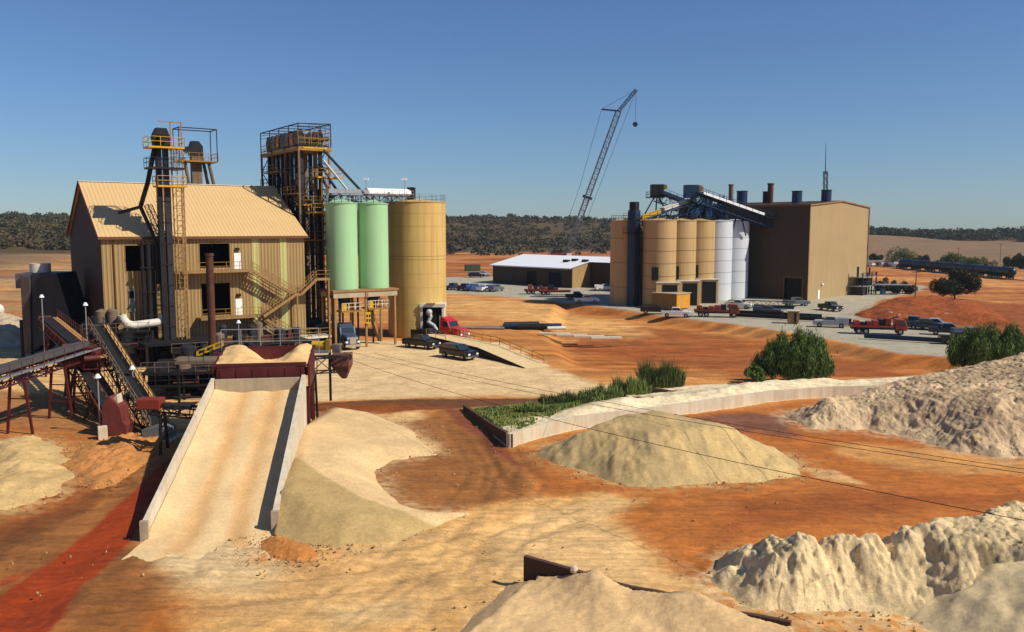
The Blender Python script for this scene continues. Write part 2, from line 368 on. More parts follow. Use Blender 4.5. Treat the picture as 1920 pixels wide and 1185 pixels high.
    lay([(250,1070),(420,1090),(600,1040),(700,1060),(480,1130),(300,1200),(150,1230),(180,1130)],'orange',1.2,.35,mod=.3)
    lay([(262,1005),(500,992),(545,1010),(560,1060),(470,1120),(380,1110),(300,1080)],'pale',1.0,.9,mod=.1)
    lay([(300,1080),(700,1020),(1000,955),(1190,1000),(1290,1096),(985,1110),(700,1185),(420,1185)],'tan',2.0,.45,mod=.15)
    # left: brown bank and the saturated red drain
    lay([(-300,960),(0,950),(130,900),(230,850),(330,815),(350,800),(330,860),(250,1020),(330,1080),(200,1250),(-300,1300)],'brown',.8,.92,.85,mod=.4)
    lay([(-200,1110),(0,1105),(110,1030),(230,930),(300,868),(330,860),(312,900),(246,1010),(160,1090),(88,1185),(20,1260),(-250,1300)],'red',.2,.97,.8,.3,mod=.12)
    lay([(120,890),(230,850),(300,830),(290,845),(180,930),(0,1010),(0,985)],'rust',.6,.7,.7)
    lay([(-200,1075),(0,1075),(60,1060),(20,1085),(-200,1110)],'red',.4,.8,.3)
    lay([(-200,1010),(0,1000),(90,950),(240,880),(250,890),(110,970),(0,1040),(-200,1060)],'dbrown',.6,.6)
    # bank behind the wall
    b=(sdpoly(x,y,BANK)>-.1); dw,_=dline(x[b],y[b],WALLP); db,_=dline(x[b],y[b],BACKP); xx=x[b]
    cw=np.array(COLS['white'])[None]*(1+.25*fbm(xx/2,y[b]/2,4,70))[:,None]; cg=np.array(COLS['grass'])[None]*(1+.8*fbm(xx/2,y[b]/2,4,71))[:,None]
    kg=sstep(dw+fbm(xx/3,y[b]/3,3,72)*2,2.0,4.0)*sstep(-xx,-14,-5)
    col[b]=cw*(1-kg[:,None])+cg*kg[:,None]; alpha[b]=1
    lay(APRON,'conc',.8,.97,None,.35,mod=.08)
    # wheel tracks
    def track(pts,gap=2.0,wd=.45,s=.82,tread=True):
        nonlocal col
        P=pxs(*pts); X=[p[0] for p in P];Y=[p[1] for p in P]
        bb=(x>min(X)-4)&(x<max(X)+4)&(y>min(Y)-4)&(y<max(Y)+4)
        if not bb.any(): return
        sd_=len(pts)*7+int(pts[0][0]+pts[0][1])
        d,sg=dline(x[bb]+fbm(x[bb]/9,y[bb]/9,2,sd_)*.8,y[bb]+fbm(x[bb]/9,y[bb]/9,2,sd_+1)*.8,P)
        k=np.exp(-((d-gap/2)/wd)**4)
        ln=.5+.5*np.cos(2*pi*d/.33)
        tr=.7+.3*np.sign(np.sin((x[bb]*.8+y[bb]*.9)*2*pi/.36)) if tread else 1
        k=k*np.clip(.55+2.2*fbm(x[bb]/1.2,y[bb]/1.2,3,82),0,1)*(1-s)*(.45 if D[bb].mean()<80 else 1)*(.45+.55*ln)*tr
        col[bb]=col[bb]*(1-k[:,None]*(.62 if tread else .8))
    for P_,hc in HEAPS:
        X=[p[0] for p in P_];Y=[p[1] for p in P_]; b=(x>min(X)-5)&(x<max(X)+5)&(y>min(Y)-5)&(y<max(Y)+5)
        if not b.any(): continue
        sd=sdpoly(x[b]+fbm(x[b]/1.2,y[b]/1.2,4,130)*1.6,y[b]+fbm(x[b]/1.2,y[b]/1.2,4,131)*1.6,P_)
        k=sstep(sd,-2.2,.2)*np.clip(.45+2.6*fbm(x[b]/.5,y[b]/.5,4,132),0,1)*.85
        col[b]=col[b]*(1-k[:,None])+np.array(hc)[None]*.92*k[:,None]
    for t in TRACKS: track(*t)
    qq=random.Random(12)
    for t in TRACKS[:13]:
        for rep in range(4):
            ox,oy=qq.uniform(-70,70),qq.uniform(-26,26)
            track([(a+ox*(1+.3*qq.random()),b_+oy) for a,b_ in t[0]],2.1,.3,.80,qq.random()<.5)
    return np.concatenate([np.clip(col,0.003,.9),np.clip(alpha,0,1)[:,None]],1)
TRACKS=[([(150,1130),(420,1110),(700,1070),(1000,1010),(1180,960)],2.2,.45,.72),([(120,1170),(450,1150),(800,1100),(1050,1040),(1200,1000)],2.2,.45,.75),
 ([(300,1060),(560,1060),(800,1030),(1000,985)],2.2,.4,.75),([(200,1085),(400,1100),(640,1090),(900,1020),(1100,960)],2.2,.4,.75),([(700,1185),(820,1090),(960,1000),(1100,940),(1300,935)],2.2,.4,.8),
 ([(960,1185),(900,1080),(960,980),(985,900),(930,840)],2.2,.4,.7),([(860,1185),(840,1060),(920,960),(940,880),(880,800)],2.2,.4,.7),([(560,1185),(700,1080),(860,960),(905,880),(860,790)],2.2,.4,.75),
 ([(980,900),(1100,930),(1300,940),(1500,900),(1800,880)],2.2,.4,.8),([(1230,980),(1400,1010),(1320,1050)],2.,.4,.8),([(1500,860),(1700,870),(1920,905)],2.2,.4,.75),
 ([(760,755),(900,800),(960,880),(1000,930)],2.2,.4,.75),([(440,740),(420,860),(400,1060)],2.3,.5,.9),
 ([(845,570),(1000,600),(1200,650),(1500,690),(1750,700)],2.2,.6,.75,False),([(845,590),(1000,625),(1200,680),(1420,705)],2.2,.6,.75,False),([(845,560),(1010,585),(1250,640),(1500,668),(1760,690)],2.2,.6,.8,False),
 ([(640,660),(800,690),(1000,720),(1150,735)],2.2,.5,.88,False),([(1700,560),(1780,580),(1960,640)],3,1.2,.45,False),([(1730,555),(1850,590),(2000,650)],3,1.2,.5,False),
 ([(0,640),(60,600),(130,585)],2.2,.9,.8,False)]
def terrain():
    ang=np.concatenate([np.linspace(-180,-38,50)[:-1],np.linspace(-38,-33,14)[:-1],np.linspace(-33,33,900),np.linspace(33,38,14)[1:],np.linspace(38,180,50)[1:]])
    rad=np.concatenate([np.geomspace(2,31,24)[:-1],np.geomspace(31,160,760)[:-1],np.geomspace(160,1200,230)[:-1],np.geomspace(1200,6000,16)])
    A,Rr=np.meshgrid(np.radians(ang),rad); x=(Rr*np.sin(A)).ravel(); y=(Rr*np.cos(A)).ravel()
    z=tz(x,y); D=np.hypot(x,y)
    near=(1-sstep(D,90,130))
    apr=sdpoly(x,y,APRON)
    z=z+(fbm(x/5,y/5,4,90)*.22+fbm(x/.9,y/.9,3,91)*.09)*near*sstep(D,20,32)-.04
    z=z+fbm(x/9,y/4,4,93)*.5*sstep(D,95,125)*(1-sstep(apr,-6,0))*(x>3)*(1-sstep(D,400,500))
    # gullies in the brown bank at the lower left
    g=sdpoly(x,y,pxs((-200,1010),(120,900),(330,830),(250,1000),(120,1185),(-200,1250)))
    z=z-.35*sstep(g,0,3)*(1-sstep(sdpoly(x,y,[(-60,30),(-60,90),(-50,90)]),0,1))
    for t in TRACKS[:13]:
        P=pxs(*t[0]); X=[p[0] for p in P];Y=[p[1] for p in P]
        bb=(x>min(X)-4)&(x<max(X)+4)&(y>min(Y)-4)&(y<max(Y)+4)
        d,_=dline(x[bb]+fbm(x[bb]/6,y[bb]/6,2,80)*1.2,y[bb]+fbm(x[bb]/6,y[bb]/6,2,81)*1.2,P)
        z[bb]-=.05*np.exp(-((d-t[1]/2)/.35)**2)
    col=paintground(x,y)
    o=npmesh('ground',np.stack([x,y,z],1),gridfaces(len(rad),len(ang))[:,::-1],soilmat('soil',.45,2.6,.2,.10),None,col)
    o['kind']='structure'
HEAPS=[]
# ---------------------------------------------------------------- heaps
def heap(name,label,foot,hm,slope,col,res=.14,rough=.0,rs=2.2,rough2=.0,group=None,hx=None,colf=None,bump=.4,base=0.0,round_=1.0,cat='sand pile',warp=.8,var=.18,gully=0,speck=0,streak=0):
    P=[tuple(p)[:2] for p in foot]; HEAPS.append((P,col)); X=[p[0] for p in P];Y=[p[1] for p in P]
    x0,x1,y0,y1=min(X)-1.5,max(X)+1.5,min(Y)-1.5,max(Y)+1.5
    nx=int((x1-x0)/res)+1; ny=int((y1-y0)/res)+1
    gx,gy=np.meshgrid(np.linspace(x0,x1,nx),np.linspace(y0,y1,ny)); x=gx.ravel(); y=gy.ravel()
    xx=x+fbm(x/2.5,y/2.5,4,101)*warp*2; yy=y+fbm(x/2.5,y/2.5,4,102)*warp*2
    d=sdpoly(xx,yy,P)
    if gully: d=d+gully*fbm(x/1.1,y/4.5,3,103)*sstep(d,.3,2)
    H=hm if hx is None else hx(x,y)
    z=np.where(d>0,smin(d*slope,H*np.ones_like(d),round_),d*.6)
    k=sstep(d,0,1.0)
    if rough:
        r=fbm(x/rs,y/rs,6,104); r2=fbm(x/(rs*.22),y/(rs*.22),4,105)
        z=z+k*rough*(r*2.6+r2*.9)
    if streak: z=z+k*streak*(fbm(x/.30+fbm(x/1.5,y/1.5,2,120)*3,y/1.3,4,121)+.6*fbm(x/.13,y/.5,2,122))
    if rough2: z=z+k*rough2*fbm(x/.45,y/.45,3,106)
    z=z+base
    c=np.array(col)[None]*(1+var*2*fbm(x/1.8,y/1.8,4,107))[:,None]
    if speck:
        sp=fbm(x/.22,y/.34,3,111)+.5*fbm(x/1.4,y/2.4,3,112); c=c*(1-speck*sstep(sp,.16,.30))[:,None]
    if colf is not None: c=colf(x,y,z,d,c)
    F=gridfaces(ny,nx); keep=(d>-1.0); F=F[keep[F].all(1)]
    V=np.stack([x,y,z],1); used=np.zeros(len(x),bool); used[F.ravel()]=True; idx=np.cumsum(used)-1
    cx,cy=float(x[used].mean()),float(y[used].mean()); V=V[used]; V[:,0]-=cx; V[:,1]-=cy
    a=np.concatenate([np.clip(c,0.003,.9),np.ones((len(x),1))],1)[used]
    mname='heap_soil_%g'%bump
    m=MATS.get(mname) or soilmat(mname,bump,5.0,.17,.06+.07*bump,.15)
    o=npmesh(name,V,idx[F],m,None,a); o.location=(cx,cy,0); tag(o,label,cat,group)
    return o
RA=R(9.1); RO=Vector((-20.3,45.4,0))
def ramp(u,v,z=0): return Vector((RO.x+u*math.cos(RA)-v*math.sin(RA),RO.y+u*math.sin(RA)+v*math.cos(RA),z))
olive=np.array(S(190,160,106)); tanp=np.array(S(226,190,138))
crest=pxs((535,888),(570,915),(620,940),(680,965),(790,985),(900,985))
def colA(x,y,z,d,c):
    dd,sg=dline(x+fbm(x/2,y/2,3,5)*.5,y,crest); k=sstep(-sg,-.15,.15)[:,None]
    return c*(1-k)+olive[None]*(1+.12*fbm(x*1.5,y/4,3,6))[:,None]*k
fA=[ramp(4.5,.8)[:2],*pxs((560,1017),(640,1022),(740,1012),(810,985),(880,958),(800,962),(745,945),(712,915),(702,885),(735,862),(815,850),(770,806),(700,780),(615,772)),ramp(4.5,19)[:2]]
def hA(x,y):
    dx,dy=x-RO.x,y-RO.y; u=dx*math.cos(RA)+dy*math.sin(RA); v=-dx*math.sin(RA)+dy*math.cos(RA)
    h=np.clip(1.95-.155*(u-7.2)-.03*np.abs(v-8),.22,3)+.12*fbm(x/4,y/4,2,2); return np.where(u<7.06,-1.5,h)
heap('sand_pile','tan and olive sand pile leaning on the right wall of the loader ramp',fA,3.3,.60,tanp,.13,0,2,.05,hx=hA,colf=colA,bump=.15,round_=.35,var=.07,warp=.35)
def colB(x,y,z,d,c):
    k=np.clip(.5+5*fbm(x/1.6,y/6,3,7),0,1)[:,None]*.55
    return c*(1-k)+np.array(S(170,148,106))[None]*k
fB=[(11.5+8.7*math.cos(t)+.8*math.cos(3*t+1),62.3+7.4*math.sin(t)+.4*math.sin(4*t)) for t in np.linspace(0,2*pi,28)[:-1]]
def hB(x,y): return 2.9-.09*np.abs(x-11.5)+.8*fbm(x/5,y/5,2,3)
heap('sand_pile','grey tan cone of sand standing alone in the middle of the orange basin',fB,3,.55,S(212,180,122),.12,0,2,.05,hx=hB,colf=colB,bump=.3,round_=.35,var=.06,warp=.8,gully=.7,streak=.08)
# rough white pile lower right
fC=[*pxs((1336,1078),(1352,1104),(1400,1130),(1490,1146),(1600,1142),(1690,1150),(1790,1175),(1960,1215),(2200,1260))]
fC=[tuple(p) for p in fC]+[(34,40),(30,45.5),(25,45),(21,43.6),(17.5,42),(13.8,42.4),(11.2,42.6)]
def hC(x,y): return np.interp(x,[9,11,12.1,12.5,13.6,14.3,14.6,16,17.2,17.6,18.6,20,26,34],[.8,2.0,2.35,1.7,2.4,2.5,1.8,2.75,2.8,2.1,3.0,3.1,3.1,2.8])+.35*fbm(x/1.4,y/5,3,4)
def colC(x,y,z,d,c):
    smooth=sstep(x,17.6,18.6)*sstep(-y,-39.6,-38.2); 
    return c*(1-.12*smooth[:,None])
heap('rough_sand_pile','rough creamy white spoil heap in the lower right corner with cracked crest',fC,3,.95,S(250,220,166),.07,.26,1.1,.10,hx=hC,colf=colC,bump=.75,round_=.3,var=.10,warp=.8,gully=1.1,speck=.6,streak=.16,cat='spoil heap')
fD=[*pxs((1660,1075),(1680,1130),(1720,1170),(1900,1260),(2200,1300))]+[(34,33),(34,41),(26,41.5),(19.5,40.0)]
heap('smooth_sand_pile','smooth pale dome of sand in front of the rough creamy heap at the right edge',fD,2.9,.62,S(244,216,164),.14,.05,2.4,.10,bump=.3,round_=1.3,var=.08,cat='sand pile')
fE=[*pxs((1492,795),(1530,803),(1620,806),(1720,822),(1800,846),(1870,858),(1960,862),(2150,880))]+[(75,78),(75,92),(60,93),(48,90),(40,86),(35,83),(29,79.5),(25,77)]
def hE(x,y): return np.interp(x,[24,27,31,36,42,50,60],[1.0,1.9,1.4,2.9,3.8,4.9,5.2])
def colE(x,y,z,d,c):
    k=np.clip(.4+3*fbm(x/2.5,y/2.5,4,8),0,1)[:,None]*.6
    return c*(1-k)+np.array(S(170,140,110))[None]*k
heap('rough_spoil_bank','long grey brown crusted spoil bank rising to the right below the second shrub',fE,4,.62,S(232,200,156),.09,.20,.8,.14,hx=hE,colf=colE,bump=.75,round_=.4,var=.2,warp=.9,gully=.7,speck=.8,streak=.14,cat='spoil heap')
WB_=[(0.55,39.3),(11.2,32.9)]
fF=[(-.6,38.2),(.2,39.6),(1.5,39.6),(4.2,38.6),(8.4,36.2),(11.6,34.2),(14,34.5),(17,33.5),(19,31),(18,26),(2,26),(-6,28),(-2.5,34)]
def hF(x,y):
    dd,sg=dline(x,y,WB_); ff=.50+.35*fbm(x/3.0,y/3.0,3,14); s_=(x-.55)/10.65
    bur=np.clip(np.exp(-((s_-.31)/.10)**2)+np.exp(-((s_-.69)/.17)**2)+.7*np.exp(-((s_-1.06)/.06)**2),0,1)
    front=.60+.36*sstep(s_,0,.25)+.48*bur; beh=.05+1.45*bur
    near=np.exp(-(dd/1.5)**2); d0=sdpoly(x,y,fF)
    h=np.where(sg>0,np.clip(beh-.35*dd,.02,2),ff*(1-near)+front*near)
    return np.where((dd<2.2)&(s_>.06)&(s_<1.0),h,np.minimum(h,np.maximum(d0,0)*.5))
heap('sand_pile','low tan sand pile filling the bin along the bottom edge of the picture',fF,1.2,3.0,S(228,188,134),.10,.03,2,.12,hx=hF,bump=.35,round_=.25,var=.12,warp=.25)
fG=[*pxs((-60,850),(0,826),(60,818),(110,835),(135,868),(130,895),(90,925),(30,945),(-80,960))]
heap('sand_pile','low pale mound of sand at the left edge beside the red drain',[tuple(p) for p in fG],1.0,.28,S(216,180,122),.14,.18,1.6,.14,bump=.7,round_=.6,var=.2,warp=1.1)
fH=[*pxs((120,880),(160,830),(260,812),(320,808),(330,825),(250,870),(190,905))]
heap('dirt_pile','lumpy orange brown dirt spill beside the foot of the conveyors',[tuple(p) for p in fH],.4,.25,S(205,140,78),.12,.35,1.3,.2,bump=.8,round_=.5,var=.2,cat='dirt pile')
for (px,py,r,lb) in ((905,690,2.2,'thin dark'),):
    pass
heap('rubble_pile','pale rubble heap beyond the slate loading house at the left edge',[tuple(p) for p in pxs((-60,650),(70,650),(64,610),(30,598),(-60,600))],1.8,.5,S(200,180,150),.3,.6,2.2,.6,bump=.8,round_=.6,var=.3,cat='rubble pile')
heap('dirt_mound','long red dirt mound behind the loader truck and parked pickups',[tuple(p) for p in pxs((1600,590),(1660,566),(1760,560),(1860,580),(1900,610),(1760,606),(1660,604))],1.6,.3,S(160,82,36),.35,.35,3,.4,bump=.8,round_=.8,var=.3,cat='dirt mound')
heap('dirt_pile','orange crumbly dirt lip at the foot of the right ramp wall',[tuple(p) for p in pxs((490,1012),(540,1000),(580,1015),(600,1035),(560,1050),(510,1040))],.35,.4,S(214,140,72),.1,.2,.8,.15,bump=.8,round_=.2,cat='dirt pile')
terrain()
# ---------------------------------------------------------------- loader ramp
t=thing('loader_ramp','pale concrete loader ramp rising from the foreground to the maroon feed hopper','ramp',RO,RA)
n=60; V=[];F=[]; nx=26
ys=np.linspace(-5.2,21,n*2+20); xs=np.linspace(.30,6.95,nx)
gx,gy=np.meshgrid(xs,ys); zz=4.25*np.clip((gy+.5)/21.5,0,1)**1.08+.02
zz=zz+fbm(gx/2,gy/3,3,3)*.10-.10*np.exp(-((gx-2.4)/.5)**2)-.10*np.exp(-((gx-4.7)/.5)**2)+.22*np.exp(-((gx-.3)/.7)**2)*(gy>0)
fade=np.clip((gy+3.0+3.0*fbm(gx/1.3,gy/1.3,4,31))/3.0,0,1); zz=zz*fade+(.10*fade-.16)*(1-fade); zz=np.where(gy<0,zz+.06*fade,zz)
flare=1+.07*np.clip(-gy,0,6)
pc=np.array(COLS['pale']); oc=np.array(S(226,166,96))
k=np.clip(1.1*np.exp(-((gx-2.5)/.6)**2)+1.1*np.exp(-((gx-4.9)/.65)**2)+1.6*fbm(gx/1.0,gy/5,4,5),0,1)[...,None]*.55
cc=pc*(1-k)+oc*k; cc=cc*(1+.18*fbm(gx*1.2,gy/3,3,9))[...,None]
col=np.concatenate([cc.reshape(-1,3),np.ones((cc.shape[0]*cc.shape[1],1))],1)
npmesh('sand_surface',np.stack([((gx-3.6)*flare+3.6).ravel(),gy.ravel(),zz.ravel()],1),gridfaces(*gx.shape),soilmat('ramp_sand',.35,5,.13,.06,.1),t,col)
b=MB(); b.prism([(-.0,-.3),(-.0,.98),(21,5.25),(21,-.3)],0,.26,'x').build('side_wall',M_concl,t)
b=MB(); b.prism([(.1,-.3),(.1,1.15),(21,5.35),(21,-.3)],6.93,7.25,'x').build('side_wall',M_concl,t)
MB().box(.33,20.7,-.3,6.92,21.1,5.15).build('head_wall',M_conc,t)
MB().box(-.06,-.30,-.3,.36,-.02,1.06).build('end_post',M_conc,t); MB().box(6.88,-.22,-.3,7.3,.07,1.22).build('end_post',M_conc,t)
# feed hopper
t=thing('feed_hopper','maroon steel feed hopper full of sand at the top of the loader ramp','hopper',ramp(0,21.4,-.3),RA)
b=MB(); b.box(.35,0,4.9,7.1,.25,6.2); b.box(.2,.28,6.25,7.25,.42,6.55); b.build('front_beam',M_maroon,t)
b=MB(); 
for a,c_ in (((.35,.3),(.35,6)),((7.1,.3),(7.1,6)),((.35,6),(7.1,6))):
    pass
b.add([(.5,.3,6.2),(.9,.3,4.6),(.9,5.5,4.6),(.1,5.9,6.9),(.15,.3,6.3)],[(0,1,2,3),(0,3,4)])
b.add([(.1,.3,6.4),(.1,6,7.05),(-.05,6,7.05),(-.05,.3,6.4),(.1,.3,4.5),(.1,6,4.5),(-.05,6,4.5),(-.05,.3,4.5)],[(0,1,5,4),(3,2,6,7),(0,1,2,3),(1,2,6,5),(0,3,7,4)])
b.add([(7.35,.3,6.4),(7.35,6,7.05),(7.5,6,7.05),(7.5,.3,6.4),(7.35,.3,4.5),(7.35,6,4.5),(7.5,6,4.5),(7.5,.3,4.5)],[(0,1,5,4),(3,2,6,7),(0,1,2,3),(1,2,6,5),(0,3,7,4)])
b.box(-.05,6.01,4.5,7.5,6.15,7.0); b.box(-.15,6.16,6.9,7.6,6.3,7.12)
for i in range(6): b.box(.6+i*1.25,-.06,4.95,.7+i*1.25,0,6.15)
b.build('hopper_wall',M_maroon,t)
xs=np.linspace(.12,7.33,40); ys=np.linspace(.32,5.98,36); gx,gy=np.meshgrid(xs,ys)
zz=6.30+.13*(gy-.3)-1.5*np.exp(-(((gx-4.0)/1.5)**2+((gy-5.3)/2.0)**2))+.35*np.exp(-((gx-1.6)/1.2)**2)*sstep(gy,.3,2)+.4*np.exp(-((gx-6.3)/.8)**2)*sstep(gy,.5,2.4)+fbm(gx,gy,4,5)*.55-.2*np.exp(-((gy-.3)/.3)**2)
col=np.concatenate([np.tile(np.array(S(232,190,130)),(gx.size,1))*(1+.2*fbm(gx*1.2,gy*1.2,3,9)).reshape(-1,1),np.ones((gx.size,1))],1)
npmesh('sand_fill',np.stack([gx.ravel(),gy.ravel(),zz.ravel()],1),gridfaces(*gx.shape),MATS['ramp_sand'],t,col)
for x in (.1,7.3):
    for y in (.6,5.8): MB().box(x-.15,y-.15,-.1,x+.15,y+.15,4.5).build('leg',M_maroon,t)
b=MB(); b.rail([(-.3,6.3,6.4),(7.9,6.3,6.4)],2.2,.06); b.build('railing',M_gal,t)
# conveyor under/right of hopper
def conveyor(name,label,p,q,wd=1.0,m=M_dark,belt=M_rubber,deckm=None,deep=.9,legs=(.3,.7),covers=None,ground=True,group=None,headm=None):
    p=Vector(p); q=Vector(q); t=thing(name,label,'conveyor',(p.x,p.y,0),0,group); o=Vector((p.x,p.y,0)); p=p-o; q=q-o
    d=(q-p); L=d.length; dn=d.normalized(); side=dn.cross(Vector((0,0,1))).normalized(); up=side.cross(dn)
    b=MB(); b.truss(p-up*deep*.5,q-up*deep*.5,wd+.2,deep,.11,max(3,int(L/1.4))); b.build('truss_frame',m,t)
    MB().beam(p+up*.12,q+up*.12,wd*.82,.06).build('belt',belt,t)
    for e in (p,q): 
        b=MB(); b.cyl(e-side*wd*.55,e+side*wd*.55,.3,n=12); b.build('pulley',headm or m,t,True)
    if deckm:
        off=side*(wd*.5+.45); b=MB(); b.beam(p+off,q+off,.7,.05).build('walkway',deckm,t)
        b=MB(); b.rail([p+off+side*.35,q+off+side*.35],1.0,.05,1.5); b.build('railing',M_rust,t)
    if covers: MB().beam(p+up*.45+dn*.6,q+up*.45-dn*.6,wd*.95,.5).build('cover',covers,t)
    for f in legs:
        c_=p+d*f; z=c_.z-deep
        if z>.6:
            for sgn in (-1,1):
                b=MB(); a=c_+side*sgn*(wd*.5+.05)-up*deep; b.beam(a,Vector((a.x+side.x*sgn*.5,a.y+side.y*sgn*.5,-.1)),.18); b.build('support_leg',m,t)
            a=c_-up*deep
            for kz in (.33,.66): MB().beam(Vector((a.x,a.y,z*kz))-side*(wd*.5+.35),Vector((a.x,a.y,z*kz))+side*(wd*.5+.35),.1).build('cross_brace',m,t)
    return t
tC=conveyor('conveyor','long dark inclined conveyor with sunlit tan walkway, its grey boot nearest the ramp',at(300,806,.7),atY(180,612,86),1.1,M_dark,M_rubber,None,1.1,(.45,.8))
p=at(300,806,.7);q=atY(180,612,86);o0=Vector((p.x,p.y,0)); d=(q-p); sd=d.normalized().cross(Vector((0,0,1))).normalized()
b=MB(); b.beam(p-o0+sd*.95+Vector((0,0,.1)),q-o0+sd*.95+Vector((0,0,.1)),.42,.06); b.build('walkway',mat('ochre_walkway',S(216,166,92,.9),.7),tC)
b=MB(); b.rail([p-o0-sd*.7,q-o0-sd*.7],1.0,.06,1.3); b.build('railing',M_ipe,tC)
b=MB(); b.rail([p-o0+sd*.7,q-o0+sd*.7],.9,.05,1.6); b.build('railing',M_dark2,tC)
b=MB(); b.prism([(-1.1,-.2),(1.0,-.2),(1.0,.9),(.3,1.2),(-1.1,.9)],-.9,.9,'y'); b.build('boot',mat('grey_boot',(.16,.17,.16),.5,.3,.2),tC,bevel=.03)
b=MB(); b.box(-1.4,-1.3,-.1,1.4,1.3,.12); b.build('pad',M_concl,tC)
tD=conveyor('conveyor','rusty conveyor ending in a maroon receiving hopper beside the grey boot',at(222,800,.6),atY(128,650,84),1.0,M_rust,M_rubber,M_dark,1.2,(.4,.75))
b=MB(); b.prism([(-1.0,.0),(1.0,.0),(1.0,.9),(.7,1.2),(.5,2.4),(-.3,3.3),(-.9,2.6),(-1.0,1.2)],-.75,.75,'y'); b.build('receiving_hopper',mat('sunlit_maroon',(.15,.03,.024),.65,0,.35,2,streak=.4),tD,bevel=.03)
b=MB(); b.prism([(-.5,2.7),(.2,3.4),(.3,2.3),(-.3,2.2)],-.45,.45,'y'); b.build('sand_spill',M_concl,tD)
tB=conveyor('conveyor','maroon conveyor with a tan deck climbing to the slate loading house',atY(172,672,78),atY(84,596,104),1.2,M_maroon,M_rubber,mat('tan_walkway',S(205,150,85),.7),1.0,(.3,.75))
tA=conveyor('conveyor','long maroon conveyor coming in low from the left edge of the picture',atY(-60,722,64),atY(165,652,80),1.1,M_maroon,M_rubber,M_gal,.9,(.35,.7,.93),covers=mat('dusty_cover',(.07,.065,.065),.6))
tE=conveyor('conveyor','short dark conveyor lying low between the boot and the ramp wall',atY(283,757,64),atY(398,768,64.5),.9,M_dark,M_rubber,None,.7,(.2,),headm=M_redbr)
MB().box(-.9,-.7,1.9,.9,.8,2.9).build('drive_housing',M_redbr,tE,bevel=.05) if False else None
pE=atY(283,757,64); b=MB(); b.box(-.9,-.6,pE.z-.35,.9,.6,pE.z+.45); b.build('drive_housing',M_redbr,tE,bevel=.08)
tF=conveyor('conveyor','cluttered discharge conveyor right of the feed hopper ending in a maroon chute',atY(560,672,74),atY(650,668,76),1.2,M_dark,M_rubber,None,1.3,(.3,))
p=atY(642,672,76)-Vector((atY(560,672,74).x,atY(560,672,74).y,0)); b=MB(); 
b.add([(p.x-.9,p.y-.7,p.z+.4),(p.x+.7,p.y-.7,p.z+.5),(p.x+.8,p.y+.7,p.z+.5),(p.x-.9,p.y+.7,p.z+.4),(p.x-.9,p.y-.7,p.z-.6),(p.x+.7,p.y-.7,p.z-.6),(p.x+.8,p.y+.7,p.z-.6),(p.x-.9,p.y+.7,p.z-.6),(p.x-.05,p.y-.2,p.z-1.8),(p.x+.35,p.y-.2,p.z-1.8),(p.x+.35,p.y+.2,p.z-1.8),(p.x-.05,p.y+.2,p.z-1.8)],
 [(0,1,2,3),(0,1,5,4),(1,2,6,5),(2,3,7,6),(3,0,4,7),(4,5,9,8),(5,6,10,9),(6,7,11,10),(7,4,8,11),(8,9,10,11)]); b.build('chute',mat('dusty_maroon',(.14,.055,.04),.7,0,.2),tF)
t=thing('gear_stack','yellow guarded motor set standing on the discharge conveyor platform','motor',atY(600,655,78))
b=MB(); b.box(-.9,-.5,-.3,.9,.5,.0); b.build('base_plate',M_gal,t); b=MB(); b.cyl((-.7,0,.4),(.5,0,.4),.38,n=14); b.build('motor',M_yel,t,True)
b=MB(); b.box(.6,-.45,0,1.0,.45,.9); b.build('guard',M_yel2,t); b=MB(); b.box(1.2,-.4,-.3,1.9,.4,.5); b.build('cabinet',M_chrome,t)
for z in (-.3,): b=MB(); b.box(-.9,-.5,-4.9,-.7,-.3,z); b.box(.7,.3,-4.9,.9,.5,z); b.build('post',M_dark,t)
# ---------------------------------------------------------------- tan process building on the left
LO=Vector((-50.4,105,0)); LR=R(35)
def lb(u,w,z=0): return Vector((LO.x+u*math.cos(LR)-w*math.sin(LR),LO.y+u*math.sin(LR)+w*math.cos(LR),z))
t=thing('process_building','tan corrugated gabled process building with two green stripes at the left','building',LO,LR)
# front wall with real openings
LBW,LBD,EV,RG=26,25,16,23.05
holes=[(2.7,11.6,6.6,14.8),(11.7,11.75,15.6,14.95),(11.75,5.45,15.5,9.7)]
us=sorted({0,LBW,*[h[0] for h in holes],*[h[2] for h in holes]}); zs=sorted({1.5,EV,*[h[1] for h in holes],*[h[3] for h in holes]})
b=MB()
for a0,a1 in zip(us[:-1],us[1:]):
    for z0,z1 in zip(zs[:-1],zs[1:]):
        um,zm=(a0+a1)/2,(z0+z1)/2
        if any(h[0]<um<h[2] and h[1]<zm<h[3] for h in holes): continue
        b.add([(a0,0,z0),(a1,0,z0),(a1,0,z1),(a0,0,z1)],[(0,1,2,3)])
for h in holes:   # reveals
    b.add([(h[0],0,h[1]),(h[2],0,h[1]),(h[2],.35,h[1]),(h[0],.35,h[1])],[(0,1,2,3)]); b.add([(h[0],0,h[3]),(h[2],0,h[3]),(h[2],.35,h[3]),(h[0],.35,h[3])],[(0,3,2,1)])
    b.add([(h[0],0,h[1]),(h[0],0,h[3]),(h[0],.35,h[3]),(h[0],.35,h[1])],[(0,3,2,1)]); b.add([(h[2],0,h[1]),(h[2],0,h[3]),(h[2],.35,h[3]),(h[2],.35,h[1])],[(0,1,2,3)])
b.build('front_wall',M_side,t)
for h in holes:
    fr=MB(); fw=.09
    fr.box(h[0]-fw,-.06,h[1]-fw,h[0],-.01,h[3]+fw).box(h[2],-.06,h[1]-fw,h[2]+fw,-.01,h[3]+fw).box(h[0],-.06,h[3],h[2],-.01,h[3]+fw)
    o=fr.build('opening_frame',M_brownst,t)
MB().box(.02,8,0,LBW-.02,8.1,EV).build('inner_partition',M_black,t)
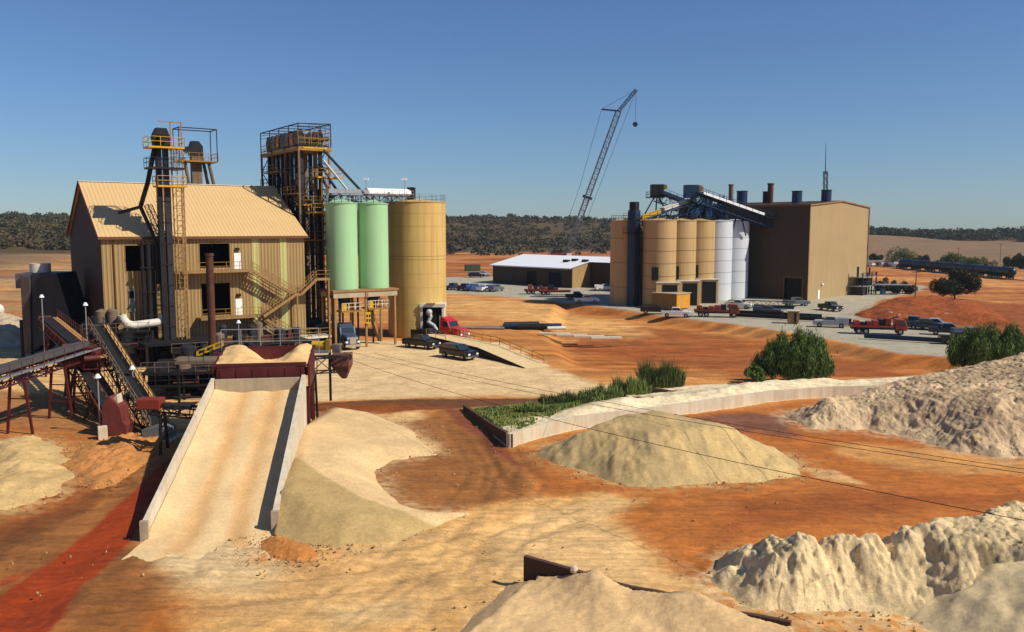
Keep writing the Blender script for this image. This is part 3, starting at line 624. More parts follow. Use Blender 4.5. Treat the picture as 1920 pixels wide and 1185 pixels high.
for z in (5.2,11.3): MB().box(.3,.05,z-.2,LBW-.3,7.9,z).build('inner_floor',M_dark,t)
MB().box(0,.02,-.2,LBW,.4,1.45).build('plinth',M_dark,t)
b=MB()
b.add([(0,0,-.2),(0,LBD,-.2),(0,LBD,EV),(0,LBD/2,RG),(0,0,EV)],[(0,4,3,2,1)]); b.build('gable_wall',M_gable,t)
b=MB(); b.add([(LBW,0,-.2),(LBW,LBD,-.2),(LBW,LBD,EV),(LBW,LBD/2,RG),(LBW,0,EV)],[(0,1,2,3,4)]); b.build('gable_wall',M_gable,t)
MB().box(0,LBD-.05,-.2,LBW,LBD,EV).build('rear_wall',M_side,t)
sl_=(RG-EV)/(LBD/2); oh=.45
b=MB(); b.add([(-.4,-oh,EV-oh*sl_+.12),(LBW+.4,-oh,EV-oh*sl_+.12),(LBW+.4,LBD/2,RG+.12),(-.4,LBD/2,RG+.12),(LBW+.4,LBD+oh,EV-oh*sl_+.12),(-.4,LBD+oh,EV-oh*sl_+.12)],[(0,1,2,3),(3,2,4,5)])
b.add([(-.4,-oh,EV-oh*sl_),(LBW+.4,-oh,EV-oh*sl_),(LBW+.4,LBD/2,RG),(-.4,LBD/2,RG),(LBW+.4,LBD+oh,EV-oh*sl_),(-.4,LBD+oh,EV-oh*sl_)],[(0,3,2,1),(3,5,4,2)])
rf=b.build('roof',M_roof,t)
b=MB(); b.box(-.42,-oh-.14,EV-oh*sl_-.18,LBW+.42,-oh-.005,EV-oh*sl_+.16); b.build('gutter',M_trim,rf)
b=MB(); b.beam((-.42,-oh,EV-oh*sl_+.02),(-.42,LBD/2,RG+.04),.08,.34); b.beam((-.42,LBD/2,RG+.02),(-.42,LBD+oh,EV-oh*sl_+.02),.08,.34); b.build('barge_board',mat('dark_red_trim',S(120,40,25,.6),.6),rf)
MB().box(-.4,LBD/2-.25,RG+.11,LBW+.4,LBD/2+.25,RG+.2).build('ridge_cap',M_pale,rf)
for u0 in (18.55,22.5): MB().box(u0,-.05,1.5,u0+.95,-.004,EV-.35).build('skylight_strip',M_stripe,t,)
for u0 in (1.35,9.9): MB().cyl((u0,-.15,1.2),(u0,-.15,EV-.4),.07,n=8).build('downpipe',M_trim,t)
for z0 in (11.5,5.35):
    d_=MB().box(16.15,-.07,z0,17.05,-.005,z0+2.15).build('door',M_white,t)
    MB().box(16.9,-.12,z0+1.0,16.98,-.07,z0+1.1).build('handle',M_dark,d_)
    MB().box(16.35,-.32,z0+2.5,16.85,-.0,z0+2.85).build('wall_lamp',M_dark,t)
MB().box(2.85,-.12,6.5,3.6,-.005,9.4).build('louvre_panel',mat('louvre_steel',(.22,.20,.19),.5,.2,.3,3),t)
MB().box(2.9,-.15,8.2,3.5,-.125,9.1).build('dark_vent',M_black,t)
MB().cyl((14,-.9,EV-.6),(13.2,-.35,14.9),.12,n=8).build('brace',M_trim,t)
# stairs and walkways on the facade (one steel structure)
t2=thing('external_stair','tan steel zigzag stair and two walkways hung on the front of the gabled building','staircase',lb(0,0,0),LR)
def deck(name,u0,u1,w0,w1,z,par=t2,m=M_brownst): MB().box(u0,w0,z-.28,u1,w1,z).build(name,m,par)
def flight(a,bb,w0,w1,m=M_brownst,par=t2,rail=True):
    b=MB(); n_=max(4,int(abs(bb[1]-a[1])/.22))
    for w_ in (w0,w1): b.beam((a[0],w_,a[1]-.12),(bb[0],w_,bb[1]-.12),.08,.36)
    for i in range(n_):
        k=(i+.5)/n_; u=a[0]+(bb[0]-a[0])*k; z=a[1]+(bb[1]-a[1])*k; b.box(u-.15,w0+.05,z-.03,u+.15,w1-.05,z+.02)
    b.build('stair_flight',m,par)
    if rail:
        b=MB(); 
        for w_ in (w0,w1): b.rail([(a[0],w_,a[1]),(bb[0],w_,bb[1])],1.05,.055,1.1)
        b.build('railing',m,par)
deck('walkway',7.6,18.0,-2.0,-.15,11.45); flight((18.0,11.45),(23.4,8.1),-2.0,-1.0)
deck('walkway',11.0,18.9,-2.3,-.15,5.35); flight((18.9,5.35),(23.4,8.1),-3.2,-2.2); deck('landing',23.4,24.2,-3.2,-.15,8.1); flight((24.2,8.1),(26.4,10.05),-3.2,-2.2); deck('landing',26.4,28.4,-3.2,-1.6,10.05)
flight((18.9,5.35),(23.6,2.0),-2.0,-1.0); deck('landing',23.6,28.5,-3.0,-.3,2.0,m=M_pale)
for pts in ([(7.6,-2,11.45),(18,-2,11.45)],[(11,-2.3,5.35),(18.9,-2.3,5.35)],[(26.4,-3.2,10.05),(28.4,-3.2,10.05),(28.4,-1.6,10.05)],[(23.6,-3,2),(28.5,-3,2)]):
    MB().rail(pts,1.1,.06,1.6).build('railing',M_yel2,t2)
for u,z in ((9,11.2),(13.2,11.2),(17.4,11.2)):
    MB().beam((u,-1.9,z),(u,-.1,z-1.7),.14).build('bracket',M_brownst,t2)
for u,w_,z in ((18.7,-2.2,5.1),(23.6,-3.1,7.9),(28.2,-3.1,9.8),(24.1,-.4,7.9)): MB().box(u-.09,w_-.09,-.1,u+.09,w_+.09,z).build('post',M_brownst,t2)
MB().beam((18.7,-2.2,5.1),(23.6,-3.1,.3),.1).build('brace',M_brownst,t2)
# big bucket elevator in front
def platform(par,u0,u1,w0,w1,z,m=M_yel,rm=None,sides='fblr',h=1.15):
    MB().box(u0,w0,z-.22,u1,w1,z).build('platform',m,par)
    rm=rm or m; c=[(u0,w0,z),(u1,w0,z),(u1,w1,z),(u0,w1,z)]
    MB().rail(c,h,.06,1.4,True).build('railing',rm,par)
def cageladder(par,u,w,z0,z1,m=M_brownst,wd=.7):
    b=MB()
    for s in (-wd/2,wd/2): b.beam((u+s,w,z0),(u+s,w,z1),.09)
    for i in range(int((z1-z0)/.6)): b.beam((u-wd/2,w,z0+i*.6),(u+wd/2,w,z0+i*.6),.05)
    for i in range(int((z1-z0-2.4)/1.3)):
        z=z0+2.4+i*1.3
        pts=[(u-wd/2,w,z),(u-wd/2-.12,w-.5,z),(u,w-.85,z),(u+wd/2+.12,w-.5,z),(u+wd/2,w,z)]
        for a,c_ in zip(pts[:-1],pts[1:]): b.beam(a,c_,.05)
    b.beam((u-.42,w-.45,z0+2.4),(u-.42,w-.45,z1),.05); b.beam((u+.42,w-.45,z0+2.4),(u+.42,w-.45,z1),.05); b.beam((u,w-.85,z0+2.4),(u,w-.85,z1),.05)
    b.build('ladder',m,par)
E1=lb(6.9,-2.6)
t=thing('bucket_elevator','tall dark bucket elevator with caged ladder standing before the gabled building','bucket elevator',E1,LR)
for u in (-.42,.42): b=MB(); b.box(u-.30,-.4,.2,u+.30,.4,27.0); b.build('casing',M_dark if u<0 else M_dark2,t)
for z in np.arange(2,27,2.6): MB().box(-.78,-.46,z,.78,.46,z+.12).build('casing_flange',M_dark,t)
b=MB(); b.prism([(-.95,27),(.95,27),(1.0,28.1),(.6,29.2),(-.6,29.2),(-1.1,28.2)],-.6,.6,'y'); b.build('head',M_dark,t,bevel=.05)
b=MB(); b.cyl((-.2,-1.5,28.0),(-.2,-.6,28.0),.38,n=12); b.box(-.6,-1.5,27.4,.3,-.7,27.6); b.build('motor',M_dark,t)
MB().box(-1.3,-.9,-.1,1.3,.9,1.7).build('boot',M_dark,t)
platform(t,-1.8,2.4,-1.5,1.4,26.9,M_yel); platform(t,-1.8,2.4,-1.5,1.4,24.4,M_dark,M_dark2); platform(t,-.9,2.5,-1.5,1.2,22.2,M_yel)
cageladder(t,1.75,-.6,.5,22.2); cageladder(t,1.2,-.9,22.2,26.9)
b=MB(); 
for u in (1.1,2.4): b.beam((u,-.2,.2),(u,-.2,30.0),.14); b.beam((u,1.0,.2),(u,1.0,22),.1)
for i in range(14):
    z=.8+i*1.55
    b.beam((1.1,-.2,z),(2.4,-.2,z),.07); b.beam((1.1,-.2,z),(2.4,-.2,z+1.55),.06); b.beam((2.4,-.2,z),(2.4,1.0,z),.06); b.beam((2.4,-.2,z),(2.4,1.0,z+1.55),.05)
b.beam((-.3,-.2,30),(2.4,-.2,30),.14); b.build('ladder_tower',M_brownst,t)
b=MB(); b.tube([(-.7,0,27.2),(-1.6,.8,22.5),(-2.3,2.0,19.6)],.28); b.build('chute',M_dark,t,True)
b=MB(); b.tube([(-2.3,2.0,19.6),(-.9,.6,15.2),(-.9,.6,10.0)],.24); b.build('chute',M_dark,t,True)
b=MB(); b.tube([(-2.3,2.0,19.6),(-4.2,5.2,18.9)],.2); b.build('chute',M_dark,t,True)
b=MB(); b.truss((-1.5,1.5,19.8),(-.2,.2,15.6),.9,.5,.08,5); b.build('brace_frame',M_dark,t)
# dark riser stack beside it
b=MB(); 
for u,rr in ((-1.9,.33),(-2.6,.22),(-1.35,.18)): b.cyl((u,.9,.1),(u,.9,15.3),rr,n=10)
for z in (3,6,9,12,15): b.box(-2.95,.55,z,-1.1,1.25,z+.12)
b.build('pipe_riser',M_dark,t)
# second elevator behind the roof
t=thing('bucket_elevator','shorter brown bucket elevator head rising behind the ridge of the gabled building','bucket elevator',lb(17.5,22),LR)
b=MB(); b.box(-.7,-.5,0,.1,.5,28.0); b.box(.15,-.5,0,.8,.5,28); b.build('casing',M_ipe,t)
b=MB(); b.prism([(-.9,28),(1.0,28),(1.0,29.4),(.4,30.2),(-.6,30.2),(-.9,29.2)],-.7,.7,'y'); b.build('head',M_dark,t)
b=MB(); b.cyl((-1.4,-1.2,28.8),(-1.4,-.2,28.8),.5,n=12); b.build('motor',M_dark,t)
platform(t,-2.8,2.9,-1.8,1.6,27.2,M_yel2,M_brownst)
b=MB(); 
for u,q in ((-2.8,-1.8),(2.8,-1.8),(-2.8,1.6),(2.8,1.6)): b.beam((u,q,27.2),(u,q,32.0),.12)
b.beam((-2.8,-1.8,32),(2.8,-1.8,32),.14); b.beam((-2.8,1.6,32),(2.8,1.6,32),.14); b.beam((-2.8,-1.8,32),(-2.8,1.6,32),.14); b.beam((2.8,-1.8,32),(2.8,1.6,32),.14); b.build('hoist_frame',M_dark,t)
for a,c_ in (((-1.9,-1.2,27),(-.7,-.3,20)),((1.6,-1.2,27),(3.2,-.6,20)),((1.0,0,28),(2.4,0,20))): MB().cyl(a,c_,.26,n=8).build('chute',M_ipe,t)
# ---------------------------------------------------------------- bank of bucket elevators
t=thing('elevator_tower','dense bank of tall bucket elevators with yellow platforms behind the green silos','elevator tower',lb(29.3,4.6),LR)
TZp=28.6
for i in range(16):
    k=i//2; w_=-.5+k*1.9+(.5 if i%2 else 0); uo=-1.55 if i%2 else 1.15
    b=MB(); b.box(uo-.24,w_,.0,uo+.24,w_+.5,TZp+.5); b.build('elevator_leg',[M_dark,M_dark2,M_ipe,M_dark][i%4],t)
    b=MB(); b.prism([(uo-.36,TZp+.5),(uo+.36,TZp+.5),(uo+.42,TZp+1.6),(uo+.2,TZp+2.5),(uo-.2,TZp+2.5),(uo-.42,TZp+1.5)],w_,w_+.5,'y'); b.build('elevator_head',[M_dark,M_dark2,M_rust][i%3],t)
    if i%2==0: MB().cyl((uo+.7,w_+.3,TZp+1.3),(uo+1.3,w_+.3,TZp+1.3),.35,n=10).build('motor',M_yel2 if k%2 else M_dark,t)
    if i%3==0: MB().box(uo-.1,w_+.9,3,uo+.3,w_+1.2,TZp-6-i%5).build('chute_leg',[M_dark,M_rust,M_ipe][i%3],t)
MB().rail([(-2.35,-.85,TZp+.3),(2.65,-.85,TZp+.3),(2.65,15.2,TZp+.3)],1.9,.07,1.0).build('railing',M_yel2,t)
MB().box(-2.4,-.95,TZp-.55,2.7,15.3,TZp-.23).build('platform_girder',M_yel2,t)
for (u0,w0,w1,z) in ((-2.7,0,6,22.0),(-2.7,7,13,25.5),(1.7,1,8,17.5),(1.7,5,12,24.6),(-.4,2,9,21.2)):
    MB().box(u0,w0,z-.15,u0+1.1,w1,z).build('catwalk',M_brownst,t); MB().rail([(u0,w0,z),(u0,w1,z)],1.0,.06,1.4).build('railing',M_yel2,t)
platform(t,-2.3,2.6,-.8,15.2,TZp,M_yel,M_yel2)
b=MB(); b.rail([(-2.3,-.8,TZp+2.2),(2.6,-.8,TZp+2.2),(2.6,7,TZp+2.2),(-2.3,15.2,TZp+1.8)],1.0,.06,1.8)
for w_ in (-.8,3,7,11,15.2):
    b.beam((-2.3,w_,TZp),(-2.3,w_,TZp+3.2),.12); b.beam((2.6,w_,TZp),(2.6,w_,TZp+3.4),.12)
    b.beam((-2.3,w_,TZp+3.2),(2.6,w_,TZp+3.4),.12)
b.beam((-2.3,-.8,TZp+3.2),(-2.3,15.2,TZp+3.2),.13); b.beam((2.6,-.8,TZp+3.4),(2.6,15.2,TZp+3.4),.13); b.build('hoist_frame',M_dark,t)
rr_=random.Random(5)
for (u0,u1,w0,w1,z,m) in ((-2.6,2.4,-.9,6,15.3,M_yel2),(.2,4.2,-1.6,1.4,24.4,M_yel),(-2.6,-1.0,9,15,23.4,M_dark),(-2.6,-1.0,9,15,19.2,M_dark),(-1.8,1.9,-1.0,3.0,20.4,M_brownst),(-1.2,4.2,-3.6,1.4,19.3,M_yel)):
    platform(t,u0,u1,w0,w1,z,m)
cols=[(-2.3,-.8),(2.3,-.8),(-2.3,4.6),(2.3,4.6),(-2.3,10),(2.3,10),(-2.3,15),(2.3,15)]
for u,w_ in cols: MB().box(u-.13,w_-.13,0,u+.13,w_+.13,TZp).build('column',M_ipe if u<0 else M_brownst,t)
b=MB()
for k in range(9):
    z0=k*3.15+.5; z1=z0+3.15
    for (a,c_) in ((0,1),(1,3),(3,5),(5,7),(0,2),(2,4),(4,6)):
        A,B_=cols[a],cols[c_]; b.beam((A[0],A[1],z1),(B_[0],B_[1],z1),.12)
        b.beam((A[0],A[1],z0 if k%2 else z1),(B_[0],B_[1],z1 if k%2 else z0),.1)
b.build('bracing',M_dark,t)
for k in range(8): # zigzag spouts among the legs
    w_=1+k*1.6; zz=26-rr_.random()*4; MB().cyl((rr_.uniform(-1,1),w_,zz),(rr_.uniform(1,2.6),w_+.6,zz-rr_.uniform(4,9)),.2,n=7).build('spout',M_dark if k%2 else M_brownst,t)
cageladder(t,1.2,-1.2,2,24.4,M_brownst); cageladder(t,2.0,-2.9,.5,19.2,M_gal,.8)
for u,z1 in ((1.0,19),(2.8,19),): MB().cyl((u,-2.4,0),(u,-2.4,z1),.17,n=8).build('stair_post',M_gal,t)
T0=lb(28.2,2.5)
# ---------------------------------------------------------------- green silos and their stand
GO=Vector((-24.75,118.9,0))
def gs(u,w_,z=0): return Vector((GO.x+u*math.cos(LR)-w_*math.sin(LR),GO.y+u*math.sin(LR)+w_*math.cos(LR),z))
def silo(name,label,c,r,z0,z1,m,sm,rings=(),group=None,rail=True,railm=M_gal,n=56):
    t=thing(name,label,'silo',(c[0],c[1],0),0,group)
    b=MB(); b.cyl((0,0,z0),(0,0,z1),r,n=n); b.build('shell',m,t,True)
    for z in rings: b=MB(); b.cyl((0,0,z),(0,0,z+.10),r+.025,n=n); b.build('seam',sm,t,True)
    b=MB(); b.cyl((0,0,z1),(0,0,z1+.12),r+.1,r+.1,n); b.cyl((0,0,z1+.12),(0,0,z1+.6),r*.98,.4,n); b.build('roof',m,t)
    if rail:
        b=MB(); b.rail([(r*.98*math.cos(a),r*.98*math.sin(a),z1+.1) for a in np.linspace(0,2*pi,15)[:-1]],1.1,.06,9,True); b.build('railing',railm,t)
    return t
g1=gs(2.25,2.35); g2=gs(7.15,2.35)
silo('storage_silo','left pale green silo on the tan steel stand',g1,2.2,8.3,20.4,M_green,M_green,(),'pale green silos on the stand')
silo('storage_silo','right pale green silo on the stand, against the mustard silo',g2,2.18,8.3,20.4,M_green,M_green,(),'pale green silos on the stand')
t=thing('silo_stand','tan steel stand carrying the two pale green silos over a truck bay','stand',GO,LR)
for u in (0,4.7,9.3):
    for w_ in (0,4.6): MB().box(u-.14,w_-.14,-.1,u+.14,w_+.14,7.2).build('post',M_brownst,t)
MB().box(-.3,-.25,7.2,9.6,-.02,8.0).build('fascia',M_conc,t); MB().box(-.4,-.4,8.0,9.8,4.9,8.28).build('deck',M_brownst,t)
MB().box(-.2,4.4,7.2,9.5,4.7,8.0).build('fascia',M_conc,t); MB().box(4.55,-.35,7.1,4.95,-.26,8.05).build('cleat',M_brownst,t)
for u0,u1,z in ((1.0,4.0,5.3),(5.1,8.3,5.5)):
    MB().box(u0,-.1,z-.2,u1,2.6,z).build('platform',M_yel2,t); MB().rail([(u0,-.1,z),(u1,-.1,z),(u1,2.6,z)],1.1,.07,1.0).build('railing',M_pale,t)
    MB().box(u0+.1,-.15,z+.05,u0+.7,.4,z+1.0).build('valve_box',M_yel,t)
flight((8.2,.4),(6.2,5.4),2.2,3.0,M_brownst,t)
MB().box(4.35,-.5,3.4,5.2,-.3,5.0).build('yellow_sign_plate',M_yel,t)
for i in range(2):
    for j in range(2): MB().box(4.5+i*.4,-.54,3.65+j*.65,4.72+i*.4,-.505,4.05+j*.65).build('dark_panel',M_black,t)
MB().cyl((2.4,2.3,8.0),(2.4,2.3,5.0),1.3,.35,n=16).build('hopper_cone',M_dark2,t); MB().cyl((6.9,2.3,8.0),(6.9,2.3,5.0),1.3,.35,n=16).build('hopper_cone',M_dark2,t)
for i in range(6): MB().cyl((1.6+i*1.2,3.8,0),(1.6+i*1.2,3.8,7),.09+.05*(i%2),n=7).build('pipe',M_dark,t)
# mustard silo
YC=Vector((-15.1,135.6,0)); ty=silo('storage_silo','wide mustard yellow silo with a truck portal in its foot',YC,4.62,0,20.9,M_yelsilo,M_seam,(),None,True,M_gal)
for z in (12.6,12.1,17.2,2.6,5.2,7.8,9.9,14.9,19.2): b=MB(); b.cyl((0,0,z),(0,0,z+(.05 if z in (12.6,12.1) else .02)),4.63,n=56); b.build('seam',M_seam,ty,True)
b=MB(); x0,x1=1.0,4.6
b.box(x0,-4.9,0,x0+.35,-2.5,5.2); b.box(x1-.3,-4.9,0,x1,-1.5,5.2); b.box(x0-.1,-5.0,4.85,x1+.2,-1.5,5.35); b.build('portal_frame',M_pale,ty)
MB().box(x0+.35,-4.6,0,x1-.3,-4.55,4.85).build('portal_opening',M_black,ty)
b=MB(); b.box(1.9,-5.4,5.36,3.3,-4.7,5.5); b.build('portal_hood',M_brownst,ty)
b=MB(); b.tube([(2.3,-4.95,4.3),(2.6,-5.0,3.4),(2.2,-5.05,2.6),(3.1,-5.1,2.0),(3.5,-5.1,1.3)],.28); b.ball((2.35,-4.95,4.1),.5); b.build('loading_spout',mat('pale_spout',(.45,.45,.42),.6,0,.3,3),ty,True)
t=thing('silo_gallery','long white topped conveyor gallery running over the green and mustard silo tops','gallery',(0,0,0))
P0=atY(612,372,123); P1=atY(770,363,135); P0.z=22.2; P1.z=22.4; sp=(P1-P0)
MB().cyl(P0+sp*.45,P1,.62,n=14).build('conveyor_tube',M_white,t,True); MB().beam(P0,P0+sp*.45,1.1,.6).build('conveyor_casing',M_gal,t)
b=MB(); b.truss(P0-Vector((0,0,1.0)),P1-Vector((0,0,1.0)),1.5,.9,.1,14); b.build('truss_frame',M_dark2,t)
for k in (.05,.28,.52,.76,.97):
    c_=P0+sp*k; MB().box(c_.x-.1,c_.y-.1,20.9,c_.x+.1,c_.y+.1,21.8).build('support_leg',M_dark,t)
b=MB(); b.rail([P0+Vector((.6,-1.1,-.9)),P1+Vector((.6,-1.1,-.9))],1.2,.06,1.4); b.build('railing',M_gal,t)
b=MB(); b.box(P1.x-.5,P1.y-.7,P1.z-1.2,P1.x+.7,P1.y+.7,P1.z+.9); b.build('drive_head',M_dark,t,bevel=.08)
for (a,c_,r) in (((607,282,124),(694,376,128),.2),((606,300,124),(664,372,126),.17),((602,310,125),(640,370,126),.2),((603,333,125),(625,372,126),.2)):
    MB().cyl(atY(*a),atY(*c_),r,n=8).build('diagonal_spout',M_gal if r<.19 else M_dark2,t)
for (x,y) in ((686,337),(758,337)):
    a=atY(x,y,130); b=MB(); b.beam(a,Vector((a.x,a.y,21.2)),.07); b.build('lamp_pole',M_gal,t); b=MB(); b.box(a.x-.4,a.y-.2,a.z-.1,a.x+.4,a.y+.2,a.z+.25); b.build('lamp_head',M_white,t)
# ---------------------------------------------------------------- left plant clutter
t=thing('loading_house','slate grey sheet metal loading house with one slanted side at the left','shed',atY(62,662,112)*1.0,0)
base=Vector(t.location); base.z=0; t.location=base
g=lambda px,py: (atY(px,py,112).x-base.x,atY(px,py,112).z)
b=MB(); b.prism([g(60,662),g(134,600),g(106,512),g(60,512)],0,5,'y'); b.build('hood',M_slate,t)
b=MB(); b.prism([g(48,662),g(61,662),g(57,520),g(40,516)],-.3,4.6,'y'); b.build('duct',mat('brown_grey_panel',(.075,.06,.055),.6,.1,.3,1),t)
b=MB(); x0,z0=g(28,541); x1,z1=g(62,513); b.box(x0,.2,z0,x1-.02,4.4,z1); b.build('bin',mat('pale_grey_panel',(.12,.12,.13),.6,.1,.2),t)
x0,z0=g(40,512); x1,z1=g(76,495); b=MB(); b.cyl(((x0+x1)/2,2.2,z0),((x0+x1)/2,2.2,z1),(x1-x0)/2,n=20); b.build('round_tank',M_pale,t,True)
b=MB(); x0,z0=g(36,600); x1,z1=g(60,700); b.box(x0,0,-.1,x0+.3,.3,z0); b.box(x1,0,-.1,x1+.3,.3,z0); b.build('support_frame',M_dark,t)
for q in (g(70,600),g(110,600)): MB().box(q[0],1,-.1,q[0]+.3,1.3,3.9).build('post',M_dark,t)
t=thing('propane_tank','cream horizontal gas tank cut off by the left edge of the picture','tank',at(-20,600),0)
b=MB(); b.cyl((-6,0,1.9),(1.6,0,1.9),1.15,n=20); b.ball((1.6,0,1.9),1.15,n=20); b.build('vessel',M_pale,t,True)
for x in (-4,.8): MB().box(x-.2,-.7,0,x+.2,.7,1.1).build('saddle',M_conc,t)
# white elbow duct on the facade
t=thing('vent_duct','fat white elbow duct running along the lower front of the gabled building','duct',lb(1.2,-1.8),LR)
b=MB(); b.tube([(5.4,-.2,6.1),(5.1,-.3,5.5),(4.6,-.4,5.2),(1.6,-.4,5.0),(.9,-.4,5.25),(.5,-.4,5.9),(.4,-.4,6.4)],.5,16); b.build('pipe',M_pale,t,True)
b=MB(); b.tube([(1.3,.3,4.6),(.9,.3,2.6),(1.8,.3,.2)],.75,14); b.build('intake',mat('grey_green_pipe',(.16,.17,.14),.5,.1,.2),t,True)
MB().cyl((-.1,0,5.9),(.35,0,5.6),.75,n=14).build('fan_housing',M_dark2,t)
t=thing('exhaust_stack','brown rusty exhaust stack standing before the walkways of the gabled building','stack',atY(400,690,96).xy.to_3d(),0)
b=MB(); b.cyl((0,0,0),(0,0,atY(398,476,96).z),.42,n=18); b.build('flue',M_rust,t,True); b=MB(); b.cyl((0,0,0),(0,0,2.8),.85,n=18); b.build('base_drum',M_dark,t,True)
MB().cyl((0,0,atY(398,476,96).z-.25),(0,0,atY(398,476,96).z+.05),.5,n=18).build('collar',M_rust,t)
t=thing('lean_to','low lean-to with a flat black roof at the foot of the gabled building','shed',lb(3.2,-6.5),LR)
b=MB(); b.box(0,0,2.7,9.5,5.6,3.0); b.build('roof',M_black,t)
for u in (.2,4.7,9.2): MB().box(u-.12,.1,-.1,u+.12,.35,2.7).build('post',M_dark,t)
MB().box(.3,5.0,-.1,9.2,5.2,2.69).build('wall',M_dark,t)
# processing skid: a dense two level steel frame
def skid(label,loc,rz,Lx,Ly,levels,seed,ntank,npipe,cat='process plant'):
    q=random.Random(seed); t=thing('processing_skid',label,cat,loc,rz)
    top=levels[-1]
    nx_=max(2,int(Lx/2.8)); 
    for i in range(nx_+1):
        for y in (0,Ly): MB().box(i*Lx/nx_-.1,y-.1,-.1,i*Lx/nx_+.1,y+.1,top).build('column',M_dark,t)
    for z in levels:
        MB().box(-.2,-.2,z-.2,Lx+.2,Ly+.2,z).build('floor_deck',M_dark,t)
        MB().rail([(-.2,-.2,z),(Lx+.2,-.2,z),(Lx+.2,Ly,z)],1.05,.05,1.3).build('railing',M_dark2 if z<top else M_ipe,t)
    for i in range(ntank):
        z=q.choice([0,*levels]); x=q.uniform(.7,Lx-.7); y=q.uniform(.6,Ly-.6); r=q.uniform(.4,.85)
        if q.random()<.55:
            h=q.uniform(1.3,2.4); b=MB(); b.cyl((x,y,z+.02),(x,y,z+h),r,n=14); b.cyl((x,y,z+h),(x,y,z+h+.3),r,.2,14); b.build('vessel',q.choice([M_dark,M_dark2,M_dark,M_ipe]),t,True)
        else:
            b=MB(); b.box(x-r,y-r*.7,z+.02,x+r,y+r*.7,z+q.uniform(.7,1.7)); b.build('machine_box',q.choice([M_dark,M_rust,M_dark2,M_dark,M_maroon]),t,bevel=.04)
    for i in range(npipe):
        y=q.uniform(-.3,Ly); z=q.choice(levels)-q.uniform(.4,2.0); x0=q.uniform(0,Lx*.5); x1=x0+q.uniform(1.5,Lx*.5); r=q.uniform(.06,.16)
        z2=z+q.uniform(-1.2,1.2); b=MB(); b.tube([(x0,y,z),(x1,y,z),(x1,y,max(.2,z2)),(min(Lx,x1+1),y,max(.2,z2))],r,7); b.build('pipe',q.choice([M_dark,M_gal,M_dark2,M_rust]),t,True)
    return t
s1=at(272,752); skid('dark crowded machinery skid between the conveyors and the feed hopper','x' and (s1.x,s1.y,0),R(12),11,9,[1.5,2.8],3,26,50)
s2=at(330,700); skid('dark pump skid with railings below the exhaust stack',(s2.x-1,s2.y+2,0),R(25),9,6,[2.2],8,16,26)
s3=at(505,690); skid('cluster of dark pumps and pipes behind the feed hopper',(s3.x-5,s3.y+6,0),R(35),9,4,[2.0],12,14,22)
s4=at(170,700); skid('dark transfer frame under the crossing maroon conveyors',(s4.x-2,s4.y+3,0),R(20),7,5,[2.6,4.4],21,12,24)
t=thing('transfer_tower','maroon transfer chute where the conveyors cross at the left','chute',atY(160,668,79.5),0)
b=MB(); b.prism([(-1.6,-.9),(1.5,-.9),(1.5,.5),(.6,1.0),(-1.2,1.0),(-1.6,.3)],-.9,.9,'y'); b.build('hood',M_maroon,t,bevel=.05)
for x in (-1.4,1.3): MB().box(x-.12,-.8,-5.2,x+.12,-.5,-.9).build('leg',M_rust,t)
t=thing('yellow_chute','bright yellow open framed chute guard on the deck left of the feed hopper','guard',atY(395,658,80),R(10))
b=MB(); b.beam((-1.2,0,-.4),(1.1,0,.5),.5,.12); b.build('base_plate',M_yel,t)
for o_ in (-.3,.3):
    b=MB(); b.beam((-1.2,o_,0),(1.1,o_,.9),.09); 
    for k in (0,.33,.66,1): b.beam((-1.2+2.3*k,o_,-.4+.9*k),(-1.2+2.3*k,o_,0+.9*k),.08)
    b.build('side_frame',M_yel,t)
t=thing('steel_deck','flat tan topped work deck left of the feed hopper carrying the yellow guard','platform',atY(395,676,78),R(6))
MB().box(-2.9,-1.2,-.15,2.2,2.6,.1).build('deck_plate',M_ipe,t); MB().rail([(-2.9,-1.2,.1),(2.2,-1.2,.1)],1.0,.05,1.2).build('railing',M_dark2,t)
for x in (-2.7,1.9): MB().box(x-.1,-1,-t.location.z,x+.1,-.8,-.15).build('leg',M_dark,t)
# yard lamps on posts
for (px,py,Y,lb_) in ((78,556,97,'yard lamp on a thin post in front of the slate loading house'),(160,571,92,'yard lamp on a post against the dark gable wall'),(183,706,70,'low yard lamp on a post beside the rusty conveyor'),(447,604,96,'yard lamp over the lower walkway of the gabled building'),(248,690,76,'small yard lamp beside the long dark inclined conveyor')):
    a=atY(px,py,Y); t=thing('yard_lamp',lb_,'lamp',(a.x,a.y,0),0,'yard lamps of the left plant')
    MB().cyl((0,0,0),(0,0,a.z),.06,n=6).build('post',M_gal,t); b=MB(); b.cyl((0,0,a.z-.1),(0,0,a.z+.22),.28,.12,10); b.build('lamp_shade',M_white,t)
o=MB().box(-.35,-.35,-.1,.35,.35,1.0).build('concrete_block',M_concl,None,loc=at(193,822),rz=.5,bevel=.04); tag(o,'small pale concrete block standing on sand left of the maroon hopper','block')
o=MB().cyl((0,0,0),(0,0,1.1),.30,.04,14).cyl((0,0,0),(0,0,.06),.4,n=14).build('traffic_cone',mat('cone_orange',(.8,.08,.02),.5),None,loc=at(582,776)); tag(o,'orange traffic cone at the outer foot of the ramp wall','cone')
